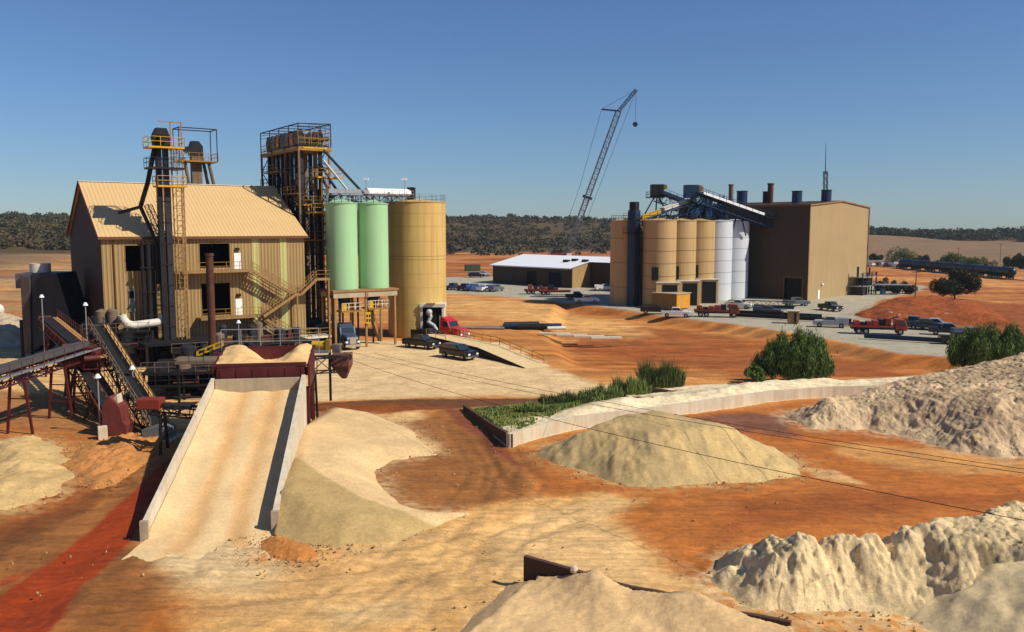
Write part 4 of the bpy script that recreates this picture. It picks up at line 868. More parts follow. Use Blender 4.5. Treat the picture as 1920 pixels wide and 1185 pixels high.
# ---------------------------------------------------------------- right plant: big brown building
RBO=Vector((69.6,200.6,0)); RBR=R(46)
def rb(u,w_,z=0): return Vector((RBO.x+u*math.cos(RBR)-w_*math.sin(RBR),RBO.y+u*math.sin(RBR)+w_*math.cos(RBR),z))
t=thing('production_building','huge windowless brown sheet metal building with low gable behind the right silos','building',RBO,RBR)
L_,D_=35,36; E_=22.4; PK=23.7
b=MB(); b.add([(0,0,-.3),(L_,0,-.3),(L_,0,E_),(L_/2,0,PK),(0,0,E_)],[(0,1,2,3,4)]); b.build('end_wall',M_rbside,t)
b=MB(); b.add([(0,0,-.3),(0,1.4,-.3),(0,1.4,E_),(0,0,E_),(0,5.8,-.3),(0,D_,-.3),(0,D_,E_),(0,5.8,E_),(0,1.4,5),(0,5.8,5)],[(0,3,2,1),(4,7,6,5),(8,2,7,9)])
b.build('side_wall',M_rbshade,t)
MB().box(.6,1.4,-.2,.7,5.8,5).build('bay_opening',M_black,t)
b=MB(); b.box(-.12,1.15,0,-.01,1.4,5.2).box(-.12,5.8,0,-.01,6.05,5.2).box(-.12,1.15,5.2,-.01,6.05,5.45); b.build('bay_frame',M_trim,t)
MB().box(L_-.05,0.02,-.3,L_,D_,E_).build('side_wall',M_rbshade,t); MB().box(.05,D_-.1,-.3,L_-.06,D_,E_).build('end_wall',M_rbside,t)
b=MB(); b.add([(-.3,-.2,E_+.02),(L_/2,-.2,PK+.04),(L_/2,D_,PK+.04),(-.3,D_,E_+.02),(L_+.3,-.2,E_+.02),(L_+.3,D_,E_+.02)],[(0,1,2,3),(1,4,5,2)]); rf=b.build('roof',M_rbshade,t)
b=MB(); b.beam((-.33,-.2,E_-.1),(-.33,D_,E_-.1),.2,.5); b.build('gutter',M_trim,rf)
b=MB(); b.beam((-.3,-.25,E_-.12),(L_/2,-.25,PK-.1),.12,.3); b.beam((L_/2,-.25,PK-.1),(L_+.3,-.25,E_-.12),.12,.3); b.build('verge_trim',M_brownst,rf)
MB().box(-.06,-.08,0,.3,-.01,E_-.3).build('corner_trim',M_brownst,t)
MB().cyl((L_-.4,-.15,0),(L_-.4,-.15,E_-.3),.12,n=8).build('downpipe',M_brownst,t)
MB().box(5.5,-.1,0,6.5,-.01,2.1).build('door',M_white,t)
MB().box(7.2,-.4,3.3,8.0,-.01,3.6).build('wall_lamp',M_white,t)
def vent(px,py0,py1,Y,r,m,label,mast=False):
    a=atY(px,py1,Y); top=atY(px,py0,Y).z; u=thing('roof_stack' if r<1 else 'roof_ventilator',label,'vent',(a.x,a.y,22.6),0)
    h=top-22.6
    b=MB(); b.cyl((0,0,-.4),(0,0,h),r,n=16); b.build('duct',m,u,True)
    if r>=1:
        b=MB(); b.cyl((0,0,h*.25),(0,0,h*.75),r*.82,n=16); b.cyl((0,0,h),(0,0,h+.15),r*1.12,n=16); b.build('cowl',M_dark2,u,True)
    else: b=MB(); b.cyl((0,0,h-.3),(0,0,h+.05),r*1.2,n=14); b.build('rim',m,u,True)
    return u
vent(1370,346,386,226,.62,M_ipe,'tall thin brown stack farthest left on the big brown building roof')
vent(1391,359,386,222,1.35,M_bluest,'squat dark ventilator beside the thin left stack on the roof')
vent(1444,344,382,218,.72,M_rust,'tall rusty stack in the middle of the big brown building roof')
vent(1438,360,382,222,1.1,M_dark,'dark short duct tucked against the rusty roof stack')
vent(1494,359,380,211,1.2,M_bluest,'squat dark ventilator alone near the right end of the roof')
vent(1549,357,378,212,1.2,M_bluest,'squat dark ventilator under the lattice mast on the roof')
a=atY(1549,360,214); t=thing('lattice_mast','slender dark lattice mast rising above the last roof ventilator','mast',(a.x,a.y,22.6),0)
top=atY(1546,268,214).z-22.6; b=MB(); b.truss((0,0,0),(-.35,0,top*.55),.8,.8,.12,9); b.build('lattice',M_dark2,t); MB().cyl((-.35,0,top*.5),(-.5,0,top),.13,.05,8).build('pole',M_dark2,t)
# access equipment on the lit wall
t=thing('access_platform','grey two level stair and duct frame against the sunlit end of the big brown building','platform',rb(27.5,-2.4),RBR)
for z in (2.3,4.6): MB().box(-4,-1.2,z-.2,5,2.2,z).build('deck',M_gal,t); MB().rail([(-4,-1.2,z),(5,-1.2,z)],1.1,.08,1.2).build('railing',M_dark2,t)
for x in (-3.9,-1,2,4.9): MB().box(x-.12,-1.2,-.1,x+.12,-.95,5.6).build('post',M_dark,t)
MB().box(-3.2,-.9,0,-.6,1.6,2.05).build('machine_box',M_dark2,t); MB().box(.4,-.6,2.32,3.4,1.7,4.0).build('machine_box',M_dark,t); MB().cyl((4.6,.6,0),(4.6,.6,6.8),.22,n=8).build('pipe',M_dark,t)
MB().cyl((-3.4,.4,2.3),(-3.4,.4,7.2),.28,n=8).build('pipe',M_dark,t)
# right silos
SB=Vector((32.5*.985,188.5*.985,0)); sd=Vector((math.cos(RBR),math.sin(RBR),0)); sn=Vector((-math.sin(RBR),math.cos(RBR),0))
lab=['nearest tan silo of the front row, half in shade','second tan silo of the front row','third tan silo of the front row, next to the white ones','left white silo of the front row','right white silo at the far end of the front row, partly shaded']
for i in range(5):
    c=SB+sd*7.9*i; wht=i>2
    ts=silo('storage_silo',lab[i],c,3.6,0,18.5,M_whitesilo if wht else M_tansilo,M_seamw if wht else M_seam,(3.9,6.6,9.3,12.0,14.7),'silos of the right plant',True,M_dark2)
    if i<3:
        MB().box(-1.3,-4.35,0,3.7,-2.2,5.3).build('portal_housing',M_tansilo,ts); MB().box(.0,-4.42,0,3.2,-4.36,4.9).build('portal_opening',M_black,ts)
        MB().box(-2.1,-3.75,5.8,-.8,-2.9,8.6).build('dark_hatch',M_black,ts)
        MB().box(-1.4,-4.5,5.31,3.9,-2.3,5.5).build('portal_canopy',M_pale,ts)
silo('storage_silo','brown shaded silo at the left end, behind the dark stair tower',SB+sn*8.6-sd*.3,3.6,0,18.5,M_tansilo,M_seam,(3.9,9.3,14.7),'silos of the right plant',True,M_dark2)
for i in (1,2,3): silo('storage_silo','back row tan silo, %s behind the brown one, only its roof rail showing'%['zero','first','second','third'][i],SB+sn*8.6+sd*(7.9*i-.3),3.6,0,18.5,M_tansilo,M_seam,(),'silos of the right plant',True,M_dark2,28)
# dark stair tower between silos
a=SB-sd*3.1+sn*4.6; t=thing('stair_tower','near black stair tower between the shaded silo and the first tan silo','tower',a,RBR)
b=MB(); b.box(-.9,-1.0,0,.9,1.0,20.8); b.build('tower_casing',M_bluest,t); platform(t,-2.0,1.2,-1.4,1.4,19.0,M_dark,M_dark2); platform(t,-2.0,1.2,-1.4,1.4,16,M_dark,M_dark2); MB().box(-.7,-.8,20.8,.7,.8,22.6).build('head',M_dark,t)
cageladder(t,-1.3,-1.2,.3,19,M_dark)
# conveyors over the silos
def galconv(name,label,p,q,w_,m,cover=None,coverk=(0,1),heads=True,legs=()):
    p=Vector(p);q=Vector(q); t=thing(name,label,'conveyor',(p.x,p.y,p.z)); d=q-p
    b=MB(); b.truss((0,0,-.9),d-Vector((0,0,.9)),w_,2.0,.17,max(4,int(d.length/1.8))); b.build('truss_frame',m,t)
    MB().beam((0,0,.05),d+Vector((0,0,.05)),w_*.8,.12).build('belt',M_rubber,t)
    if cover:
        MB().beam(d*coverk[0]+Vector((0,0,.55)),d*coverk[1]+Vector((0,0,.55)),w_*.8,.9).build('cover',cover,t)
    side=d.normalized().cross(Vector((0,0,1))).normalized()*(w_*.5+.6)
    MB().beam(side,d+side,1.0,.12).build('walkway',m,t); MB().rail([side*1.6,d+side*1.6],1.1,.09,2.2).build('railing',M_dark2,t)
    for k,z0 in legs:
        c_=d*k
        for sx in (-1,1):
            MB().beam(c_+Vector((sx*.4,0,-1)),c_+Vector((sx*2.2,sx*1.5,z0-p.z)),.25).build('support_leg',m,t)
    return t
P1=atY(1296,361,196); P2=atY(1442,412,208)
tb=galconv('overhead_conveyor','long blue black conveyor with bright white cover sloping down to the right over the silos',P1,P2,2.2,M_bluest,M_white,(.12,.9),legs=((.03,18.7),(.35,18.7),(.6,18.7)))
b=MB(); b.box(-1.6,-1.3,-1.2,1.5,1.3,1.7); b.build('drive_head',M_bluest,tb,bevel=.1); b=MB(); b.cyl((1.9,-.8,.9),(1.9,.8,.9),.75,n=12); b.build('drive_drum',M_yel2,tb)
d=P2-P1; b=MB(); b.box(d.x-1.8,d.y-1.2,d.z-2.0,d.x+1.3,d.y+1.2,d.z+1.2); b.build('tail_box',M_dark,tb,bevel=.1)
P3=atY(1232,362,202); P4=atY(1300,388,205)
tc_=galconv('overhead_conveyor','short dark conveyor with motor head on splayed legs above the first tan silos',P3,P4,2.0,M_bluest,M_bluest,(.1,.95))
b=MB(); b.box(-1.5,-1.2,-.9,1.4,1.2,2.0); b.build('drive_head',M_dark,tc_,bevel=.1); b=MB(); b.cyl((1.7,-.7,1.4),(1.7,.7,1.4),.6,n=12); b.build('drive_drum',M_yel2,tc_)
for dx in (-3.6,-.3,3.0): MB().beam((dx*.15,0,-.8),(dx,0,18.8-P3.z),.28).build('splayed_leg',M_bluest,tc_)
platform(tc_,-2.4,1.6,-1.6,1.4,-.9,M_dark,M_dark2)
P5=atY(1204,410,190); P6=atY(1300,378,199)
td=galconv('overhead_conveyor','rising conveyor with yellow lower end and pale cover over the first tan silo',P5,P6,1.8,M_bluest,M_pale,(.38,.98),legs=((.3,18.6),(.7,18.6)))
d=P6-P5; MB().beam(d*-.02+Vector((0,-.9,.3)),d*.33+Vector((0,-.9,.3)),.5,1.0).build('yellow_guard',M_yel,td)
t=thing('silo_top_house','dark blue machinery cluster on the roofs of the middle silos','machinery',(atY(1325,400,203).x,203,18.6),RBR)
q=random.Random(11)
for i in range(12):
    x=q.uniform(-6,9); y=q.uniform(-2,3); h=q.uniform(.8,3.2); MB().box(x-.6,y-.5,.02,x+q.uniform(.3,1.2),y+.6,h).build('machine_box',q.choice([M_bluest,M_dark,M_teal,M_dark2]),t)
for i in range(14):
    x=q.uniform(-7,9); MB().beam((x,q.uniform(-2,2),0),(x+q.uniform(-2.5,2.5),q.uniform(-2,2),q.uniform(2,4.2)),.16).build('strut',M_bluest,t)
for (x0,y0,z0,x1,y1,z1) in ((-9,-2,1.2,0,0,6.5),(-6,1,.8,6,2,5.8),(-2,-2,1,8,0,5.0),(-8,2,4.2,8,2,2.2),(-4,-3,.6,-3,-2,5.5),(2,-3,.6,3,-2,6.0)):
    b=MB(); b.truss((x0,y0,z0),(x1,y1,z1),1.1,1.1,.14,9); b.build('lattice_girder',mat('bright_blue_steel',(.03,.08,.19),.45,.2,.3,1),t)
for (x0,y0,z0,x1) in ((-7,-2,2.2,9),(-7,2,3.1,9),(-5,0,3.8,7)): MB().beam((x0,y0,z0),(x1,y0,z0-.5),.22).build('girder',M_bluest,t)
# ---------------------------------------------------------------- white roofed workshop
WO=Vector((16.96,241.86,0)); WR=R(-46)
t=thing('workshop','long low tan workshop with a glaring white metal roof behind the yard','building',WO,WR)
f=lambda w_: 5.7+min(w_,28-w_)*.2
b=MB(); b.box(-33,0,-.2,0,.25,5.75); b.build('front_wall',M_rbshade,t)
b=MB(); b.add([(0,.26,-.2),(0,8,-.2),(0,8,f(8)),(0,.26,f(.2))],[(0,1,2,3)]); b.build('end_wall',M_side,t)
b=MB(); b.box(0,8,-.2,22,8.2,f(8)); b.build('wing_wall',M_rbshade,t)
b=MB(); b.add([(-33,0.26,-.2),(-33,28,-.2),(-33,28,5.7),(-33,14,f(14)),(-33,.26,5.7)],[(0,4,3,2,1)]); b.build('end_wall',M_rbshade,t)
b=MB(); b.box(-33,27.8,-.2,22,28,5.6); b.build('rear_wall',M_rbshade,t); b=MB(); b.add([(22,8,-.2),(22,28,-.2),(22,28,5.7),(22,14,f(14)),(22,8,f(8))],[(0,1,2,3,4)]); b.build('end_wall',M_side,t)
b=MB(); e=.8
b.add([(-33-e,-e,5.75-e*.2),(e*.4,-e,5.75-e*.2),(e*.4,8-e,f(8-e)+.05),(22+e,8-e,f(8-e)+.05),(22+e,14,f(14)+.05),(-33-e,14,f(14)+.05),(22+e,28+e,5.6),(-33-e,28+e,5.6)],[(0,1,2,5),(2,3,4,5),(5,4,6,7)])
rf=b.build('roof',M_whiteroof,t)
b=MB(); b.box(-33-e,-e-.1,5.3,e*.4,-e-.02,5.62); b.build('gutter',M_white,rf)
for (u,w_) in ((-9,6),(-2.5,7),(-7,7.5)): b=MB(); b.box(u,w_,f(w_)-.1,u+1.8,w_+1.2,f(w_)+.75); b.build('roof_unit',M_dark,rf)
for u0,u1,h in ((-28,-24,3.6),(-18,-14,4.2),(-9,-4,4.2),(8,13,4.6)):
    w_=-.05 if u0<0 else 7.95; MB().box(u0,w_-.02,-.1,u1,w_+.02,h).build('bay_door',M_black if u0>-20 else M_dark2,t)
# ---------------------------------------------------------------- lattice crane
CB=Vector((24.5,424,0)); t=thing('lattice_crane','tall lattice boom crane with a luffing tip and hanging hook block on the skyline','crane',CB,0)
v=lambda a,b_,Y=430: atY(a,b_,Y)-CB
foot=Vector((2.5,4,2.6)); joint=v(1160,208); tip=v(1193,168); strut=v(1128,205); hook=v(1191,232)
b=MB(); b.truss(foot,joint,2.6,2.4,.30,28); b.build('boom',mat('grey_boom_steel',(.10,.11,.13),.5,.3,.2),t)
b=MB(); b.truss(joint,tip,1.5,1.4,.34,8); b.build('jib',M_dark2,t)
b=MB(); b.beam(joint,strut,.8,.7); b.build('jib_strut',M_dark,t)
b=MB(); b.beam(foot.lerp(joint,.41)-Vector((2.3,0,-.8)),foot.lerp(joint,.41)+Vector((2.3,0,-.8)),1.6,1.2); b.build('boom_collar',M_dark,t)
mastp=v(1050,455)
for nm,a,c_ in (('pendant_line',strut,tip),('pendant_line',strut,foot.lerp(joint,.45)+Vector((-5,0,2))),('pendant_line',foot.lerp(joint,.45)+Vector((-5,0,2)),mastp),('hoist_line',tip,hook),('hoist_line',tip,foot.lerp(joint,.1)+Vector((3.5,0,0)))):
    MB().cyl(a,c_,.09,n=5).build(nm,M_dark2,t)
b=MB(); b.box(hook.x-.9,hook.y-.6,hook.z-1.4,hook.x+.9,hook.y+.6,hook.z+.8); b.box(hook.x-1.5,hook.y-.3,hook.z-.5,hook.x+1.5,hook.y+.3,hook.z); b.build('hook_block',M_dark,t,bevel=.15)
b=MB(); b.box(-4.5,-1.8,1.5,4.2,1.8,4.6); b.build('machinery_deck',M_redbr,t,bevel=.1); MB().box(2.4,-3.2,1.8,4.8,-1.85,4.4).build('cab',M_white,t)
for y in (-3.4,2.2): MB().prism([(-4.6,.4),(-4,0),(4,0),(4.6,.4),(4.6,1.0),(4,1.4),(-4,1.4),(-4.6,1.0)],y,y+1.2,'y').build('crawler_track',M_dark,t)
MB().beam((-3,0,4.6),mastp,.5).build('gantry_mast',M_dark2,t)
# ---------------------------------------------------------------- vehicles
def wheels(t,xs,y,r,w_=.28):
    for x in xs:
        for s in (-1,1):
            b=MB(); b.cyl((x,s*y-w_/2,r),(x,s*y+w_/2,r),r,n=16); o=b.build('wheel',M_rubber,t,True)
            b=MB(); b.cyl((x,s*(y+w_/2+.002),r),(x,s*(y+w_/2+.03),r),r*.52,n=10); b.build('rim',M_gal,o)
def pickup(label,loc,rz,col,group='vehicles in the yard',kind='pickup',cat=None):
    nm={'pickup':'pickup_truck','suv':'suv','van':'utility_truck','car':'car'}[kind]; cat=cat or nm.replace('_',' ')
    t=thing(nm,label,cat,loc,rz,group); m=col; Wd=.98
    L2=2.85 if kind!='car' else 2.3
    low=[(-L2,.55),(-L2+.1,.42),(L2-.15,.42),(L2,.6),(L2,.95),(L2-.25,1.12),(1.15,1.2),(-L2,1.22)] if kind!='car' else [(-L2,.45),(L2,.42),(L2,.7),(1.0,.9),(-L2+.2,.95)]
    MB().prism(low,-Wd,Wd,'y').build('body',m,t,bevel=.06)
    if kind=='suv': cabp=[(-L2+.05,1.2),(-L2+.3,1.82),(.45,1.85),(1.25,1.2)]
    elif kind=='car': cabp=[(-1.7,.93),(-1.0,1.42),(.3,1.42),(1.0,.88)]
    else: cabp=[(-.95,1.2),(-.8,1.85),(.55,1.87),(1.3,1.2)]
    MB().prism(cabp,-Wd+.1,Wd-.1,'y').build('cab',m,t,bevel=.06)
    cx=sum(p[0] for p in cabp)/4; cz=sum(p[1] for p in cabp)/4
    gp=[(cx+(p[0]-cx)*.82,cz+(p[1]-cz)*.72+.03) for p in cabp]
    for s in (-1,1): MB().prism(gp,s*(Wd-.1)+(.0 if s>0 else -.02),s*(Wd-.1)+(.02 if s>0 else 0),'y').build('side_window',M_glass,t)
    p,q=cabp[2],cabp[3]; n_=Vector((-(q[1]-p[1]),0,(q[0]-p[0]))).normalized()*.02
    a=Vector((p[0],0,p[1])).lerp(Vector((q[0],0,q[1])),.12)+n_; c_=Vector((p[0],0,p[1])).lerp(Vector((q[0],0,q[1])),.9)+n_
    MB().add([(a.x,-.78,a.z),(a.x,.78,a.z),(c_.x,.85,c_.z),(c_.x,-.85,c_.z)],[(0,1,2,3)]).build('windscreen',M_glass,t)
    if kind=='pickup': MB().box(-L2+.12,-Wd+.12,1.0,-1.05,Wd-.12,1.235).build('cargo_bed',M_black,t)
    if kind=='van':
        MB().box(-L2+.02,-Wd-.02,1.0,-1.05,-Wd+.45,1.65).build('tool_box',m,t,bevel=.03); MB().box(-L2+.02,Wd-.45,1.0,-1.05,Wd+.02,1.65).build('tool_box',m,t,bevel=.03)
    wheels(t,(-L2*.62,L2*.62),Wd-.1,.40 if kind!='car' else .33)
    for s in (-1,1):
        MB().box(L2-.03,s*.7-.17,.72,L2+.02,s*.7+.17,.92).build('headlight',M_white,t); MB().box(-L2-.02,s*.85-.08,.75,-L2+.03,s*.85+.08,1.1).build('tail_light',M_red,t)
    MB().box(L2-.02,-.9,.42,L2+.1,.9,.62).build('bumper',M_chrome,t); MB().box(L2,-.45,.66,L2+.03,.45,.95).build('grille',M_dark,t)
    return t
def semi(label,loc,rz,m,trailer=None,group='heavy trucks',trm=None):
    t=thing('semi_truck',label,'truck',loc,rz,group)
    MB().box(-3.6,-.5,.55,3.0,.5,.85).build('chassis',M_dark,t)
    MB().prism([(1.2,.75),(3.35,.75),(3.4,1.5),(3.2,1.85),(1.2,2.1)],-.85,.85,'y').build('hood',m,t,bevel=.1)
    MB().prism([(-.6,.8),(1.2,.8),(1.25,2.1),(.85,3.0),(-.6,3.05)],-1.15,1.15,'y').build('cab',m,t,bevel=.08)
    MB().prism([(-.6,3.05),(.6,3.02),(-.3,3.5),(-.6,3.5)],-.95,.95,'y').build('roof_fairing',m,t,bevel=.05)
    MB().add([(1.27,-.95,2.15),(1.27,.95,2.15),(.9,.9,2.92),(.9,-.9,2.92)],[(0,1,2,3)]).build('windscreen',M_glass,t)
    for s in (-1,1):
        MB().prism([(-.1,2.1),(1.0,2.1),(.75,2.85),(-.1,2.85)],s*1.15,s*1.17,'y').build('side_window',M_glass,t)
        MB().cyl((-.75,s*1.0,.8),(-.75,s*1.0,3.7),.09,n=8).build('exhaust_pipe',M_chrome,t)
        MB().box(3.3,s*.85-.16,1.0,3.42,s*.85+.16,1.25).build('headlight',M_white,t)
        MB().prism([(1.9,.9),(2.0,1.2),(2.5,1.4),(3.0,1.2),(3.1,.9)],s*.8,s*1.15,'y').build('fender',m,t,bevel=.04)
        MB().cyl((-.4,s*.95,.75),(1.0,s*.95,.75),.3,n=12).build('fuel_tank',M_chrome,t,True)
    MB().box(3.4,-.45,.85,3.46,.45,1.75).build('grille',M_chrome,t); MB().box(3.4,-1.1,.45,3.6,1.1,.8).build('bumper',M_chrome,t)
    wheels(t,(2.5,-1.9,-3.1),.95,.52,.35)
    return t
def trailer(label,loc,rz,m,L_=11,kind='hopper',group='heavy trucks'):
    t=thing('hopper_trailer' if kind=='hopper' else 'flatbed_trailer',label,'trailer',loc,rz,group)
    if kind=='hopper': MB().prism([(-L_/2,1.9),(-L_/2,3.3),(L_/2,3.3),(L_/2,1.9),(L_*.3,1.5),(L_*.2,.8),(.5,1.6),(-.5,1.6),(-L_*.2,.8),(-L_*.3,1.5)],-1.2,1.2,'y').build('hopper_body',m,t,bevel=.05)
    else: MB().box(-L_/2,-1.2,1.0,L_/2,1.2,1.25).build('flat_deck',m,t)
    MB().box(-L_/2,-.5,.7,L_/2,.5,.95).build('chassis',M_dark,t); wheels(t,(-L_/2+1,-L_/2+2.2),.95,.5,.35)
    return t
pw=paint('white',(.7,.71,.7)); pb=paint('black',(.006,.006,.008)); ps=paint('silver',(.38,.39,.42)); pbl=paint('navy',(.02,.03,.06)); pt=paint('grey',(.12,.13,.14)); pblue=paint('blue',(.03,.10,.28))
pickup('black suv parked on the pale pad beside the truck ramp',(-7.0,110.8,0),R(-45),pb,None,'suv')
pickup('black pickup parked in front of the mustard silo portal',at(790,652),R(-35),pb,None,'pickup')
q=at(800,640); pickup('black utility truck with side boxes close to the mustard silo',(q.x+.3,q.y+.6,0),R(-35),pb,None,'van')
semi('red semi tractor coming off the truck ramp beside the mustard silo',(-9.6,127.6,.2),R(-38),M_red,group=None)
semi('dark blue semi tractor parked under the green silo stand',gs(2.1,1.4),R(-62),mat('steel_blue_paint',(.06,.09,.14),.25,.2,.1,1,spec=.6),group=None)
trailer('dark hopper trailer in the truck bay behind the blue tractor',gs(2.4-2,8.5),R(-62),M_dark2,9,group=None)
# truck ramp beside suv
A_=Vector((-13.3,126,0)); Cc=Vector((1.6,102.8,0)); dr=(Cc-A_).normalized(); ang=math.atan2(dr.y,dr.x)
t=thing('truck_ramp','concrete truck ramp with yellow handrail and dark shaded side by the black suv','ramp',A_,ang); Lr=(Cc-A_).length
MB().prism([(0,-.2),(Lr,-.2),(Lr,.03),(Lr-11.5,1.2),(0,1.2)],.02,3.6,'y').build('ramp_body',mat('dusty_sand_concrete',S(226,198,146),.9,0,.2,1.2,.2),t)
MB().prism([(0,-.2),(Lr,-.2),(Lr,.0),(Lr-11.5,1.17),(0,1.17)],0,.019,'y').build('shade_panel',mat('shade_black',(.018,.012,.01),.8,0,.2),t)  # near black sheet added to paint the shade on the ramp's side
MB().rail([(0,3.5,1.2),(Lr-11.5,3.5,1.2),(Lr-1,3.5,.1)],1.0,.07,2.4).build('handrail',M_yel2,t)
MB().rail([(1,.1,1.2),(7,.1,1.2)],1.0,.07,2.4).build('handrail',M_yel2,t)
# yard vehicles
pickup('white crew pickup on the concrete beside the first tan silo',at(1268,594),R(-12),pw)
pickup('silver utility truck standing alone left of the orange red loader truck',at(1557,613),R(-22)+pi,ps,'vehicles in the yard','van')
pickup('dark pickup parked behind the red loader truck',at(1735,618),R(-30),pbl)
pickup('silver car in the dark row of vehicles right of the loader truck',at(1752,617),R(-30),ps,'vehicles in the yard','pickup')
pickup('black pickup at the right end of the concrete yard above the shrub',at(1800,645),R(-15),pb)
pickup('white topped dark utility truck beside the black pickup at the yard end',at(1822,636),R(-15),pt,'vehicles in the yard','van')
pickup('small dark pickup near the sunlit corner of the big brown building',at(1557,582),R(-70),pb)
pickup('dark pickup by the bay opening of the big brown building',at(1493,573),R(10),pt)
pickup('blue utility truck in the shade of the big brown building',at(1458,556),R(20),pblue,'vehicles in the yard','van')
pickup('white pickup in the shade left of the brown silo',at(1100,568),R(0),pw)
pickup('white van body truck outside the open workshop bay',at(1135,545),R(10),pw,'vehicles in the yard','van')
pickup('pale car behind the white truck outside the workshop bay',at(1145,536),R(10),ps,'vehicles in the yard','car')
pickup('dark pickup between the white pickup and the brown silo',at(1082,561),R(0),pb)
for i,(px,py,c_,k,l) in enumerate(((850,543,pbl,'pickup','navy pickup at the left end of the parked row by the mustard silo'),(872,544,pb,'pickup','black pickup second in the parked row by the mustard silo'),(889,545,pblue,'van','blue utility truck third in the parked row by the mustard silo'),(908,546,pw,'pickup','white pickup fourth in the parked row, near the workshop corner'),(930,546,pt,'suv','grey suv at the right end of the parked row near the workshop corner'),(905,518,ps,'pickup','silver pickup parked on red dirt left of the workshop'),(893,520,pb,'suv','dark suv parked on red dirt left of the workshop'))):
    pickup(l,at(px,py),R(60 if i<5 else 15),c_,'vehicles parked left of the workshop',k)
names=['white','black','silver','navy','grey','white','black','silver','blue','grey','white','navy']
for i in range(12):
    px=1634+i*9; py=499-(i%3)*1.5+i*.6
    where=['beside the brown building edge','second from the brown building edge','third from the brown building edge','fourth from the brown building edge','just left of the roadside bush','in front of the left half of the bush','in front of the middle of the bush','in front of the right half of the bush','just right of the roadside bush','fourth from the tank cars','third from the tank cars','second from the tank cars'][i]
    pickup('%s vehicle in the distant parking row, %s'%(names[i],where),at(px,py),R(50+20*(i%2)),[pw,pb,ps,pbl,pt,pw,pb,ps,pblue,pt,pw,pbl][i],'cars in the distant parking row',['pickup','car','suv'][i%3],'vehicle')
# service trucks
def flat(label,loc,rz,m,cargo):
    t=thing('service_truck',label,'truck',loc,rz,None)
    MB().box(-4.3,-1.0,.8,3.6,1.0,1.1).build('chassis',M_dark,t); MB().prism([(2.2,.7),(4.0,.7),(4.0,1.6),(3.6,2.5),(2.2,2.55)],-1.1,1.1,'y').build('cab',m,t,bevel=.1)
    for s in (-1,1): MB().prism([(2.6,1.6),(3.7,1.6),(3.45,2.3),(2.6,2.3)],s*1.1,s*1.12,'y').build('side_window',M_glass,t)
    MB().add([(4.01,-.9,1.62),(4.01,.9,1.62),(3.64,.85,2.42),(3.64,-.85,2.42)],[(0,1,2,3)]).build('windscreen',M_glass,t)
    MB().box(-4.4,-1.15,1.12,2.0,1.15,1.4).build('flat_bed',m,t)
    q=random.Random(3)
    for i in range(cargo): x=-3.9+i*5.6/cargo; MB().box(x,-.9+.2*q.random(),1.41,x+5.0/cargo,.7+.3*q.random(),1.8+q.random()*.9).build('machine_box',[m,M_dark,M_redbr][i%3],t,bevel=.05)
    wheels(t,(-3.2,-2.1,3.0),.95,.5,.3); return t
flat('long brick red service truck beside the third tan silo',at(1345,594),R(-10),M_redbr,5)
flat('brick red loader truck with dark wheels in the middle of the concrete yard',at(1648,626),R(-14),mat('bright_red_paint',(.30,.04,.02),.4,0,.25,1),6)
t=thing('orange_container','orange brown sheet metal container box by the foot of the first tan silo','container',at(1258,578),R(46))
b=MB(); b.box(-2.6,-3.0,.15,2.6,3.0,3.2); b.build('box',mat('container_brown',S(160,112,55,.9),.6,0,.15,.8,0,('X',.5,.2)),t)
MB().box(-2.5,-3.06,.2,2.5,-3.005,3.1).build('lit_panel',mat('container_lit_orange',S(232,160,50,.9),.55,0,.15,.8,0,('X',.4,.15)),t); MB().box(-2.8,-3.2,3.2,2.8,3.2,3.4).build('lid',M_conc,t)  # brighter orange sheet paints sunlight onto the container's front
t=thing('tool_crate','tall tan box on the concrete left of the silver utility truck','crate',at(1487,606),R(-15))
MB().box(-.95,-.95,.1,.95,.95,2.2).build('box',M_brownst,t,bevel=.05); MB().box(.1,-1.0,.2,.5,-.96,2.0).build('dark_door',M_dark,t); MB().box(-1.05,-1.05,2.2,1.05,1.05,2.35).build('lid',M_pale,t)
t=thing('green_container','small dark green container on red dirt left of the workshop','container',at(886,508),R(10)); MB().box(-3,-1.2,.1,3,1.2,2.6).build('box',mat('army_green',(.05,.07,.04),.6,0,.2,1,0,('X',.5,.2)),t,bevel=.03); MB().box(-3.06,-1.0,.2,-3.005,1.0,2.4).build('door',M_black,t)
for px,py,l,k in ((1012,551,'rusty red flatbed load in front of the workshop wall',1),(1040,553,'low brick red flatbed trailer beside the rusty load',0)):
    t=trailer(l,at(px,py),R(5),M_redbr,8,'flat','flatbeds before the workshop')
    q=random.Random(px)
    for i in range(3+2*k): MB().box(-3+i*1.4,-.8,1.26,-2+i*1.4,.8,1.7+q.random()*(2.2 if k else .6)).build('cargo_box',[M_redbr,M_dark,M_rust][i%3],t)
